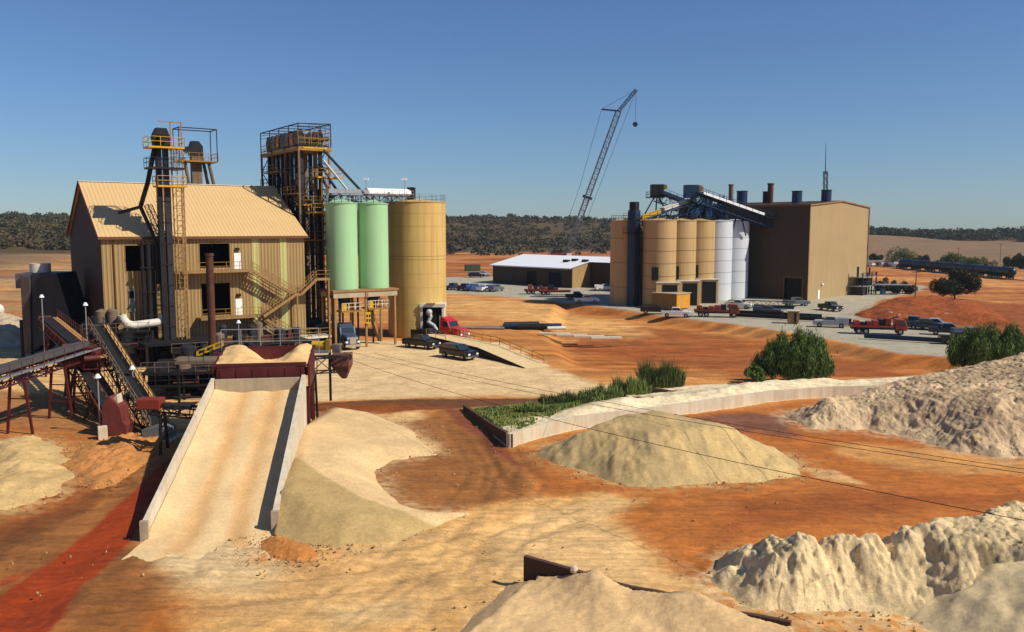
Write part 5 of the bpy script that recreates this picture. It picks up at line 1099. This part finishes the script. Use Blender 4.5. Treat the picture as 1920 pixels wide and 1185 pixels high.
# pipes/steel on the red dirt
t0=at(985,617)
for i,(dx,dy,L_,m,r) in enumerate(((-7,0,7,M_gal,.22),(-6.4,1.2,7,M_ipe,.2),(-1.2,.4,5.2,M_bluest,.45),(1.0,-.6,4.8,M_dark,.5),(3.6,.2,5,M_bluest,.48),(2.2,1.6,6,M_gal,.35),(-.6,2.4,6,M_dark2,.5),(5.2,-1.0,3.2,M_pale,.3))):
    lab_=['long grey pipe at the left of the pipe heap','weathered brown pipe behind the long grey pipe','fat blue black pipe in the middle of the pipe heap','fattest near black pipe at the front of the heap','blue black pipe right of the near black pipe','galvanised pipe lying behind the fat pipes','dark pipe at the back of the heap','short pale pipe at the right end of the heap'][i]
    b=MB(); n=14
    b.cyl((-L_/2,0,r),(L_/2,0,r),r,n=n,cap=False); b.cyl((L_/2,0,r),(-L_/2,0,r),r*.85,n=n,cap=False)
    o=b.build('steel_pipe',m,None,True,loc=(t0.x+dx,t0.y+dy,0.0),rz=R(-8+i*3)); tag(o,lab_,'pipe','pipes lying on the red dirt')
for i in range(4):
    o=MB().box(-2.4,-.5,0,2.4,.5,.35).build('concrete_slab',M_concl,None,loc=at(1040+i*32,628+i*2.5),rz=R(-6+4*i),bevel=.04)
    tag(o,['leftmost pale slab right below the pipe heap','second pale slab below the pipe heap','third pale slab right of the pipe heap','rightmost pale slab on the orange dirt'][i],'slab','pale slabs on the dirt')
for i,(px,py,L_) in enumerate(((1400,590,16),(1440,592,20),(1478,600,22),(1425,578,14),(1590,612,10),(1700,640,12))):
    b=MB(); b.box(-L_/2,-.28,.15,L_/2,.28,.2).box(-L_/2,-.05,.2,L_/2,.05,.75).box(-L_/2,-.28,.75,L_/2,.28,.8)
    if i==3: b.truss((-L_/2,1.2,.9),(L_/2,1.2,1.1),1.0,1.0,.12,8)
    o=b.build('steel_beam',M_bluest if i%2 else M_dark,None,loc=at(px,py),rz=R(-30)); tag(o,['dark steel beam nearest the red service truck','second long steel beam on the yard right of the silos','longest steel beam, in front of the tan crate','steel beam with lattice section at the foot of the white silos','short steel beam behind the silver utility truck','dark steel beam between loader truck and the parked pickups'][i],'beam','steel beams lying in the yard')
# tank cars
tcx=165.5
t=None
for i in range(7):
    lab_=['nearest teal black tank car at the right end of the string','second tank car from the right','third tank car from the right','fourth tank car from the right','fifth tank car, just right of the lone tree','sixth tank car, behind the lone tree','farthest tank car at the left bend of the string'][i]
    if i==0:
        t=thing('tank_car',lab_,'tank car',(tcx,287,.6),R(90),'string of tank cars'); tc0=t
        b=MB(); b.cyl((-4.3,0,1.9),(4.3,0,1.9),1.5,n=24); b.ball((-4.3,0,1.9),1.5,24); b.ball((4.3,0,1.9),1.5,24); b.build('tank',M_teal,t,True)
        MB().box(-4.9,-1.1,.35,4.9,1.1,.55).build('underframe',M_dark,t); MB().cyl((0,0,3.3),(0,0,3.9),.5,n=12).build('dome',M_dark2,t)
        for x in (-3.4,3.4):
            bg_=MB().box(x-1,-.8,-.1,x+1,.8,.3).build('bogie',M_dark,t)
            for s in (-1,1):
                for dx in (-.7,.7): MB().cyl((x+dx,s*.75-.06,-.15),(x+dx,s*.75+.06,-.15),.42,n=12).build('wheel',M_dark,bg_)
        MB().rail([(-1.2,.8,3.2),(1.2,.8,3.2)],.9,.06,1.2).build('railing',M_dark2,t)
    else: dup(tc0,(tcx-.08*i*i*.5,287+i*11,.6),R(90)+.03*i,lab_)
b=MB()
for s in (-.75,.75): b.tube([(tcx+s+.5,240,.05),(tcx+s,290,.05),(tcx+s-1,330,.05),(tcx+s-4,380,.05)],.08,6)
b.box(tcx-1.6,240,-.3,tcx+1.8,372,.02); o=b.build('rail_track',M_ipe); o['kind']='structure'
# person
def person(label,loc,rz):
    V=[(0,0,.95),(0,0,1.15),(0,0,1.38),(0,0,1.5),(0,.02,1.6),(0,.03,1.72),(.1,0,.9),(.12,.02,.5),(.12,-.02,.08),(.12,.14,.03),(-.1,0,.9),(-.13,-.03,.5),(-.14,-.06,.08),(-.14,.1,.03),(.2,0,1.4),(.26,-.02,1.12),(.26,.08,.88),(-.2,0,1.4),(-.26,-.02,1.12),(-.25,.08,.88)]
    Ed=[(0,1),(1,2),(2,3),(3,4),(4,5),(0,6),(6,7),(7,8),(8,9),(0,10),(10,11),(11,12),(12,13),(2,14),(14,15),(15,16),(2,17),(17,18),(18,19)]
    Rd=[.15,.15,.17,.06,.09,.10,.10,.07,.05,.04,.10,.07,.05,.04,.07,.05,.04,.07,.05,.04]
    bm=bmesh.new(); ly=bm.verts.layers.skin.verify(); vs=[bm.verts.new(v) for v in V]
    for a,c_ in Ed: bm.edges.new((vs[a],vs[c_]))
    for v_,r in zip(vs,Rd): v_[ly].radius=(r,r)
    vs[0][ly].use_root=True
    me=bpy.data.meshes.new('person'); bm.to_mesh(me); bm.free(); o=bpy.data.objects.new('person',me); C.objects.link(o)
    o.modifiers.new('skin','SKIN'); o.modifiers.new('s','SUBSURF').levels=1; me.materials.append(M_cloth); o.location=loc; o.rotation_euler=(0,0,rz); tag(o,label,'person')
    MB().ball((0,.04,1.76),.12,10).build('hard_hat',M_white,o); return o
person('person in dark work clothes standing left of the tall tan box on the yard',at(1465,600),R(160))
# ---------------------------------------------------------------- retaining walls
def wallstrip(name,label,pts,h,th,m,cat='wall',z0=-.5,off=0):
    b=MB(); P=[Vector((p[0],p[1],0)) for p in pts]; n=len(P); out=[]
    for i in range(n):
        d=(P[min(i+1,n-1)]-P[max(i-1,0)]).normalized(); s=Vector((d.y,-d.x,0)); out.append((P[i]+s*off,P[i]+s*(off-th)))
    H=h if isinstance(h,(list,tuple)) else [h]*n
    for i,(a,c_) in enumerate(out):
        b.v+=[(a.x,a.y,z0),(a.x,a.y,H[i]),(c_.x,c_.y,H[i]),(c_.x,c_.y,z0)]
    for i in range(n-1):
        k=4*i
        for j in range(4): b.f.append((k+j,k+4+j,k+4+(j+1)%4,k+(j+1)%4))
    b.f+=[(0,1,2,3),(4*n-1,4*n-2,4*n-3,4*n-4)]
    o=b.build(name,m); tag(o,label,cat); return o
def dense(pts,k=4):
    out=[]
    for a,b_ in zip(pts[:-1],pts[1:]):
        for i in range(k): out.append((a[0]+(b_[0]-a[0])*i/k,a[1]+(b_[1]-a[1])*i/k))
    out.append(tuple(pts[-1][:2])); return out
wallstrip('retaining_wall','long curved white concrete retaining wall behind the cone of sand',dense(WALLP),1.05,.35,M_concl,off=.05)
wallstrip('kerb_wall','low dark concrete kerb wall along the left side of the grass patch',dense(KERBP[::-1]),[.45,.5,.55,.6,.65,.7,.8,.9,1.0],.3,mat('dark_brown_concrete',(.09,.055,.035),.9,0,.3,1))  # one dark brown tone over the whole kerb
BW=[at(985,1061,1.35),at(1110,1083,1.35),at(1300,1112,1.3),at(1485,1146,1.3)]
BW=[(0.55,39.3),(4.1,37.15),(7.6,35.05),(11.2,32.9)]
wallstrip('bin_wall','low concrete bin wall half buried in sand along the bottom of the picture',dense(BW,3),[1.42,1.36,1.3,1.14,1.12,1.2,1.16,1.02,1.14,1.2],.24,mat('shade_toned_concrete',(.075,.040,.026),.9,0,.2,1),'wall')  # concrete coloured dark brown to paint the shade on its near face
# ---------------------------------------------------------------- wires
def wire(label,a,c_,sag,r=.018):
    a=Vector(a);c_=Vector(c_); pts=[]
    for i in range(25):
        k=i/24; p=a.lerp(c_,k); p.z-=sag*4*k*(1-k); pts.append(p)
    b=MB()
    for p,q in zip(pts[:-1],pts[1:]): b.cyl(p,q,r,n=5,cap=False)
    o=b.build('overhead_cable',M_wire); tag(o,label,'cable','overhead cables')
wire('lowest overhead cable crossing in front of the cone of sand',atY(640,668,82),atY(2050,1000,30),.9)
wire('middle overhead cable passing above the top of the cone of sand',atY(660,660,92),atY(2050,905,42),.8)
wire('upper overhead cable just behind the middle one',atY(700,662,96),atY(2050,898,44),.7)
# ---------------------------------------------------------------- vegetation
def leafmat(name,a,bcol):
    m=bpy.data.materials.new(name); m.use_nodes=True; n=m.node_tree; N=n.nodes; Lk=n.links.new; b=N['Principled BSDF']; b.inputs['Roughness'].default_value=.7; b.inputs['Specular IOR Level'].default_value=.2
    v=N.new('ShaderNodeVertexColor'); v.layer_name='Col'; mx=N.new('ShaderNodeMix'); mx.data_type='RGBA'; sx=N.new('ShaderNodeSeparateColor'); Lk(v.outputs[0],sx.inputs[0]); Lk(sx.outputs[0],mx.inputs[0]); mx.inputs[6].default_value=(*a,1); mx.inputs[7].default_value=(*bcol,1)
    Lk(mx.outputs[2],b.inputs['Base Color']); MATS[name]=m; return m
LF1=leafmat('juniper_leaf',(.022,.045,.010),(.13,.19,.04)); LF2=leafmat('dark_oak_leaf',(.016,.026,.010),(.05,.06,.02)); LF3=leafmat('reed_leaf',(.07,.11,.025),(.30,.34,.10)); LF4=leafmat('scrub_leaf',(.040,.031,.014),(.105,.078,.036)); LF6=leafmat('hill_tree_leaf',(.024,.026,.012),(.075,.072,.032)); LF5=leafmat('bush_leaf',(.04,.07,.018),(.15,.17,.05))
def leaves(blobs,n,sz,seed,up=.0,lo=.55):
    g=np.random.default_rng(seed); W=np.array([b[3]*b[4]*b[5] for b in blobs])**.67; W/=W.sum(); idx=g.choice(len(blobs),n,p=W); B=np.array(blobs)[idx]
    d=g.normal(size=(n,3)); d/=np.linalg.norm(d,axis=1)[:,None]; r=lo+(1-lo)*g.random(n)**.6; r=r*(1+.18*g.normal(size=n)*(g.random(n)<.35))
    c=B[:,:3]+d*r[:,None]*B[:,3:6]; c[:,2]=np.maximum(c[:,2],.05)
    a=g.normal(size=(n,3)); a[:,2]+=up*2.5; a/=np.linalg.norm(a,axis=1)[:,None]; b=np.cross(a,g.normal(size=(n,3))); b/=np.linalg.norm(b,axis=1)[:,None]
    s=sz*(.6+.8*g.random(n)); a=a*s[:,None]*(1+up*1.5); b=b*s[:,None]*(.55-.3*up)
    V=np.concatenate([c-a*.5,c+b*.5,c+a*.5,c-b*.5],1).reshape(-1,3); F=np.arange(4*n).reshape(n,4)
    k=np.clip(.5+.35*g.normal(size=n)+.25*d[:,2],0,1); col=np.repeat(np.stack([k,k,k,np.ones(n)],1),4,0)
    return V,F,col
def plant(name,label,cat,loc,blobs,n,sz,m,seed,trunk=None,group=None,up=.0,lo=.55):
    t=thing(name,label,cat,loc,0,group); V,F,c=leaves(blobs,n,sz,seed,up,lo); npmesh('crown',V,F,m,t,c,False)
    q=random.Random(seed); b=MB(); h=trunk or max(b_[2] for b_ in blobs)*.6
    b.cyl((0,0,-.2),(q.uniform(-.2,.2),0,h),.05*h+.06,.03*h,8)
    b.build('trunk',M_ipe,t)
    for bl in blobs[:7]: MB().cyl((0,0,h*.35),(bl[0]*.9,bl[1]*.9,bl[2]),.035*h+.03,.02,6).build('limb',M_ipe,t)
    return t
def blobset(seed,w_,h,n,r,base=.0):
    q=random.Random(seed); o=[]
    for i in range(n):
        x=q.uniform(-1,1); y=q.uniform(-1,1)*.7; hh=h*(1-.35*x*x)*q.uniform(.45,1); rr=r*q.uniform(.7,1.2); o.append((x*(w_/2-rr*.8),y*(w_/2-rr*.8),max(base+rr*.7,hh-rr),rr,rr,rr*q.uniform(.9,1.5)))
    return o
def plume(seed,w_,h,n):
    q=random.Random(seed); o=[]
    for i in range(n):
        a=q.uniform(0,6.28); r_=q.random()**.5; x=math.cos(a)*r_*w_*.42; y=math.sin(a)*r_*w_*.30; hh=h*(1-.38*r_*r_)*q.uniform(.55,1.05); rr=q.uniform(.5,.95)
        o.append((x,y,hh*.55,rr,rr,hh*.5))
    o.append((0,0,h*.33,w_*.40,w_*.28,h*.34)); return o
sp=at(1505,722); plant('juniper_shrub','large dense green shrub standing alone on the white sand bank','shrub',(sp.x,sp.y+3,.3),plume(1,9.4,5.6,60),42000,.24,LF1,1,up=.9,lo=.35)
sp=at(1868,702); plant('juniper_shrub','large dense green shrub cut by the right edge above the spoil bank','shrub',(sp.x+1,sp.y+3,.3),plume(2,11,5.8,60),40000,.25,LF1,2,up=.9,lo=.35)
def reeds(name,label,px,py,wd,dp,h,n,m,seed,z=.6,thin=.035):
    sp=at(px,py); g=np.random.default_rng(seed); a=g.random(n)*6.283; r_=g.random(n)**.6; x=np.cos(a)*r_*wd/2; y=np.sin(a)*r_*dp/2
    hh=h*(.35+.75*g.random(n))*(1-.15*r_**2)*np.clip(.75+2.2*fbm(x/.6+9,y/.6,3,seed),.2,1.4); dx=x*.06+g.normal(size=n)*.16*hh; dy=y*.06+g.normal(size=n)*.16*hh; az=g.random(n)*3.14; w_=thin*(.7+g.random(n)); zz=hh*.35*g.random(n)
    V=np.stack([np.stack([x+dx*.2-w_*np.cos(az),y+dy*.2-w_*np.sin(az),zz],1),np.stack([x+dx*.2+w_*np.cos(az),y+dy*.2+w_*np.sin(az),zz],1),np.stack([x+dx,y+dy,zz+hh*.65],1)],1).reshape(-1,3); k=np.clip(.5+.3*g.normal(size=n),0,1); kp=np.repeat(fbm(x/.55+seed,y/.45,3,seed+50)>-.10-.12*(g.random(n)),3); V=V[kp]; k=k[kp[::3]]; n=len(k)
    o=npmesh(name,V,np.arange(3*n).reshape(n,3),m,None,np.repeat(np.stack([k,k,k,k*0+1],1),3,0),False); o.location=(sp.x,sp.y,z); tag(o,label,'reeds'); return o
reeds('reed_clump','tallest feathery green reed clump at the right end of the grass strip',1240,734,4.6,3.2,2.7,9000,LF5,3)
reeds('reed_clump','upright reed clump left of the tallest reed clump',1180,748,4.2,2.6,1.7,6500,LF3,4)
reeds('reed_clump','reed clump halfway along the grass strip above the wall',1125,756,4.2,2.4,1.3,5500,LF3,14)
reeds('reed_clump','low green reed clump near the bare middle of the grass strip',1060,768,5.0,2.2,1.0,5000,LF5,15,.7)
reeds('reed_clump','lowest reed clump nearest the grass patch and kerb wall',1005,784,4.0,2.0,.8,4000,LF3,16,.8)
sp=at(1420,725); plant('reed_clump','small dark sprig low at the left foot of the large lone shrub','shrub',(sp.x,sp.y+2,.3),blobset(5,2.6,1.9,7,.5),2500,.25,LF1,5,up=.7)
sp=at(1222,775); plant('weed_tuft','tiny dark weed tuft on the sand above the white retaining wall','shrub',(sp.x,sp.y+.4,.9),blobset(6,.8,.6,4,.2),400,.14,LF5,6,up=.6)
# grass strip (uncountable)
g=np.random.default_rng(5); n=26000; K=[pxs((868,768))[0],pxs((912,803))[0],pxs((953,836))[0],*pxs((985,818),(1040,797),(1100,770),(1150,760),(1180,745),(1120,752),(1000,757))]
X=[p[0] for p in K];Y=[p[1] for p in K]; x=g.uniform(min(X),max(X),n*3); y=g.uniform(min(Y),max(Y),n*3); ok=(sdpoly(x,y,K)>.1); dens=np.clip(.12+2.8*fbm(x/1.3,y/1.3,3,2)+.04*(x),0.02,1); ok&=g.random(n*3)<dens; x=x[ok];y=y[ok]; n=len(x)
z=tz(x,y); h=(.16+.4*sstep(x,2,9))*(.5+g.random(n)); az=g.random(n)*6.28; wd=.05+.03*g.random(n); lx=g.normal(size=n)*.25*h; lyy=g.normal(size=n)*.25*h
V=np.stack([np.stack([x-wd*np.cos(az),y-wd*np.sin(az),z-.05],1),np.stack([x+wd*np.cos(az),y+wd*np.sin(az),z-.05],1),np.stack([x+lx,y+lyy,z+h],1)],1).reshape(-1,3); k=np.clip(.5+.3*g.normal(size=n),0,1)
tag(npmesh('grass',V,np.arange(3*n).reshape(n,3),LF3,None,np.repeat(np.stack([k,k,k,k*0+1],1),3,0),False),'green and straw coloured grass growing behind the kerb wall','grass',None,'stuff')
# lone tree and roadside bushes
sp=at(1790,560); plant('oak_tree','lone dark spreading tree on the orange bank before the tank cars','tree',(sp.x,sp.y,0),blobset(8,10.5,7.8,26,1.5,1.6),22000,.34,LF2,8,3.4)
for i,(px,py,w_,h,l) in enumerate(((1695,492,17,8,'broad bush behind the distant parking row'),(1725,497,9,5,'lower bush right of the broad bush by the parking row'),(1785,495,12,6,'pale bush behind the far bend of the tank cars'),(1832,500,14,4.5,'low grey green bush above the middle tank cars'),(1898,502,8,6,'dark round bush above the nearest tank car'),(1918,505,8,7,'dark bush at the right edge above the track'),(1660,545,6,3.4,'small dark bush by the yard corner right of the big building'),(1692,550,6,3.4,'round dark bush beside the utility pole'),(1640,488,8,4,'brownish bush against the edge of the big building'))):
    sp=at(px,py); plant('roadside_bush',l,'bush',(sp.x,sp.y,0),blobset(20+i,w_,h,14,w_*.15),6000,.5 if py<510 else .3,LF5 if i in (0,2,3) else LF2,20+i,group='bushes by the track')
# utility poles
for i,(px,py,top,l) in enumerate(((1716,556,505,'brown utility pole beside the round dark bush'),(1796,492,463,'distant pole in the brown field left of centre'),(1875,492,456,'distant thin pole in the brown field near the right edge'),(1712,480,470,'small distant pole at the near edge of the brown field'))):
    sp=at(px,py); h=17-(top-427)/1600*sp.y; t=thing('utility_pole',l,'pole',(sp.x,sp.y,0),0,'utility poles'); MB().cyl((0,0,-.3),(0,0,h),.17,.11,8).build('post',M_ipe,t); MB().box(-1.1,-.07,h-.7,1.1,.07,h-.5).build('crossarm',M_ipe,t)
# distant scrub woodland, one mass
def mass(name,label,pts,rad,hr,m,seed,nq=26,sz=.75):
    g=np.random.default_rng(seed); n=len(pts); s=rad*(.5+.9*g.random(n)**1.4); N=n*nq; P_=np.repeat(np.array(pts),nq,0); ss=np.repeat(s,nq); tone=np.repeat(g.normal(size=n)*.18,nq)
    d=g.normal(size=(N,3)); d/=np.linalg.norm(d,axis=1)[:,None]; d[:,2]=np.abs(d[:,2])*1.1-.15; r_=.45+.55*g.random(N)**.5
    c=P_+d*(r_*ss)[:,None]*np.array([1.15,1.15,hr]); c[:,2]+=ss*hr*.35
    a=g.normal(size=(N,3)); a/=np.linalg.norm(a,axis=1)[:,None]; b=np.cross(a,g.normal(size=(N,3))); b/=np.linalg.norm(b,axis=1)[:,None]
    q=(ss*sz*(.5+.8*g.random(N)))[:,None]; a=a*q; b=b*q*.75
    V=np.stack([c-a*.5,c+b*.5,c+a*.5,c-b*.5],1).reshape(-1,3); k=np.clip(.45+tone+.14*g.normal(size=N)+.15*d[:,2],0,1); col=np.repeat(np.stack([k,k,k,k*0+1],1),4,0)
    o=npmesh(name,V,np.arange(4*N).reshape(N,4),m,None,col,False); tag(o,label,'woodland',None,'stuff'); return o
g=np.random.default_rng(9)
def scatter(n,p0,p1,d0,d1):
    px=g.uniform(p0,p1,n); D=np.exp(g.uniform(np.log(d0),np.log(d1),n)); a=(px-960)/1600; y=D/np.sqrt(1+a*a); x=a*y; z=tz(x,y); return px,np.stack([x,y,z],1)
px,P=scatter(15000,-60,1420,480,1100); D=np.hypot(P[:,0],P[:,1]); lim=np.interp(px,[-60,200,700,835,1000,1200,1420],[480,490,620,640,640,660,700]); keep=(D>lim+30*np.sin(px/23)); keep&=g.random(len(px))<np.clip(.75+3*fbm(P[:,0]/45,P[:,1]/45,3,77),.15,1)
mass('scrub_woodland','brown and olive scrub woodland covering the low hill on the horizon',P[keep],2.3,.75,LF4,3,22)
px,P=scatter(900,-60,1420,520,1090); mass('scrub_woodland','scattered darker green trees among the brown scrub on the hill',P,2.8,.9,LF6,4,30)
px,P=scatter(500,-60,1240,1010,1090); mass('hilltop_trees','uneven dark line of treetops along the crest of the left hill',P,3.8,1.0,LF6,6,50,.5)
px,P=scatter(700,1400,2050,960,1120); mass('tree_line','dark tree line behind the brown field at the right horizon',P,5.6,1.0,LF2,5,130,.35)

# ---------------------------------------------------------------- extra clutter of the yard
q=random.Random(4)
deb=[]
for i in range(26):
    px=q.uniform(1660,1780); py=q.uniform(588,604); p=at(px,py); deb.append((p.x,p.y))
b=MB()
for x,y in deb: a=q.uniform(0,3); b.beam((x,y,.25+1.0*(q.random()<.4)),(x+math.cos(a)*1.1,y+math.sin(a)*1.1,.5+q.random()*.8),.5,.35)
tag(b.build('debris',M_concl),'scatter of broken pale and rusty debris on the red bank',None,None,'stuff')
pickup('dark pickup nosed in behind the silver pickup right of the loader truck',at(1712,612),R(-28),pt,'vehicles in the yard')
pickup('navy pickup half hidden behind the dark pickup on the yard',at(1778,628),R(-28),pbl,'vehicles in the yard')
pickup('black suv near the orange container at the foot of the silos',at(1228,588),R(-12),pb,'vehicles in the yard','suv')
pickup('white pickup in front of the white silos',at(1385,578),R(-30),pw,'vehicles in the yard')
pickup('dark utility truck parked left of the person on the yard',at(1440,590),R(-20),pt,'vehicles in the yard','van')
t=thing('shade_awning','low awning and blue drum by the yard corner beyond the big building',"awning",at(1670,552),R(-12))
MB().box(-4,-1.5,2.4,4.5,1.5,2.6).build('canopy',M_gal,t)
for x in (-3.8,4.3):
    for y in (-1.4,1.4): MB().box(x-.08,y-.08,-.1,x+.08,y+.08,2.4).build('post',M_dark,t)
b=MB(); b.cyl((-2,-.5,.02),(-2,-.5,1.3),.7,n=14); b.build('blue_drum',pblue,t,True)
o=MB().ball((0,0,.1),.2,8).build('boulder',M_concl,None,loc=(2.85,37.9,1.25)); tag(o,'small pale boulder lying on the top of the half buried bin wall','boulder')

g=np.random.default_rng(31); bm=bmesh.new(); bmesh.ops.create_icosphere(bm,subdivisions=1,radius=1); bv=np.array([v.co[:] for v in bm.verts]); bf=np.array([[v.index for v in f.verts] for f in bm.faces]); bm.free()
pts=[]
for P_,hc in HEAPS:
    X=[p[0] for p in P_];Y=[p[1] for p in P_]; x=g.uniform(min(X)-2.5,max(X)+2.5,2500); y=g.uniform(min(Y)-2.5,max(Y)+2.5,2500); sd=sdpoly(x,y,P_); k=(sd<.1)&(sd>-2.5*g.random(2500)**2); pts+=list(zip(x[k],y[k]))
x=g.uniform(-26,34,2600); y=g.uniform(33,72,2600); k=(fbm(x/4,y/4,3,140)>.12)&(g.random(2600)<.5); pts+=list(zip(x[k],y[k])); pts=np.array(pts); n=len(pts)
rs_=.02+.06*g.random(n)**3; z=tz(pts[:,0],pts[:,1]); V=(bv[None]*(.7+.6*g.random((n,len(bv))))[:,:,None]*rs_[:,None,None]); V[:,:,:2]+=pts[:,None,:]; V[:,:,2]+=(z+rs_*.3)[:,None]
F=(bf[None]+np.arange(n)[:,None,None]*len(bv)).reshape(-1,3); c=np.repeat(np.array(S(205,165,115))[None]*(.35+.8*g.random(n))[:,None],len(bv),0); 
tag(npmesh('gravel',V.reshape(-1,3),F,MATS['ramp_sand'],None,np.concatenate([c,np.ones((len(c),1))],1),False),'loose stones and crumbs of sand scattered over the ground',None,None,'stuff')
hz=MB().box(-1700,-60,-60,1700,1500,130).build('haze',MATS['rubber']); hm=bpy.data.materials.new('haze_air'); hm.use_nodes=True; n=hm.node_tree
for x in list(n.nodes):
    if x.type!='OUTPUT_MATERIAL': n.nodes.remove(x)
pv=n.nodes.new('ShaderNodeVolumePrincipled'); pv.inputs['Color'].default_value=(.75,.82,.92,1); pv.inputs['Density'].default_value=HAZE; pv.inputs['Anisotropy'].default_value=.3
n.links.new(pv.outputs[0],n.nodes['Material Output'].inputs['Volume']); hz.data.materials.clear(); hz.data.materials.append(hm); hz['kind']='stuff'
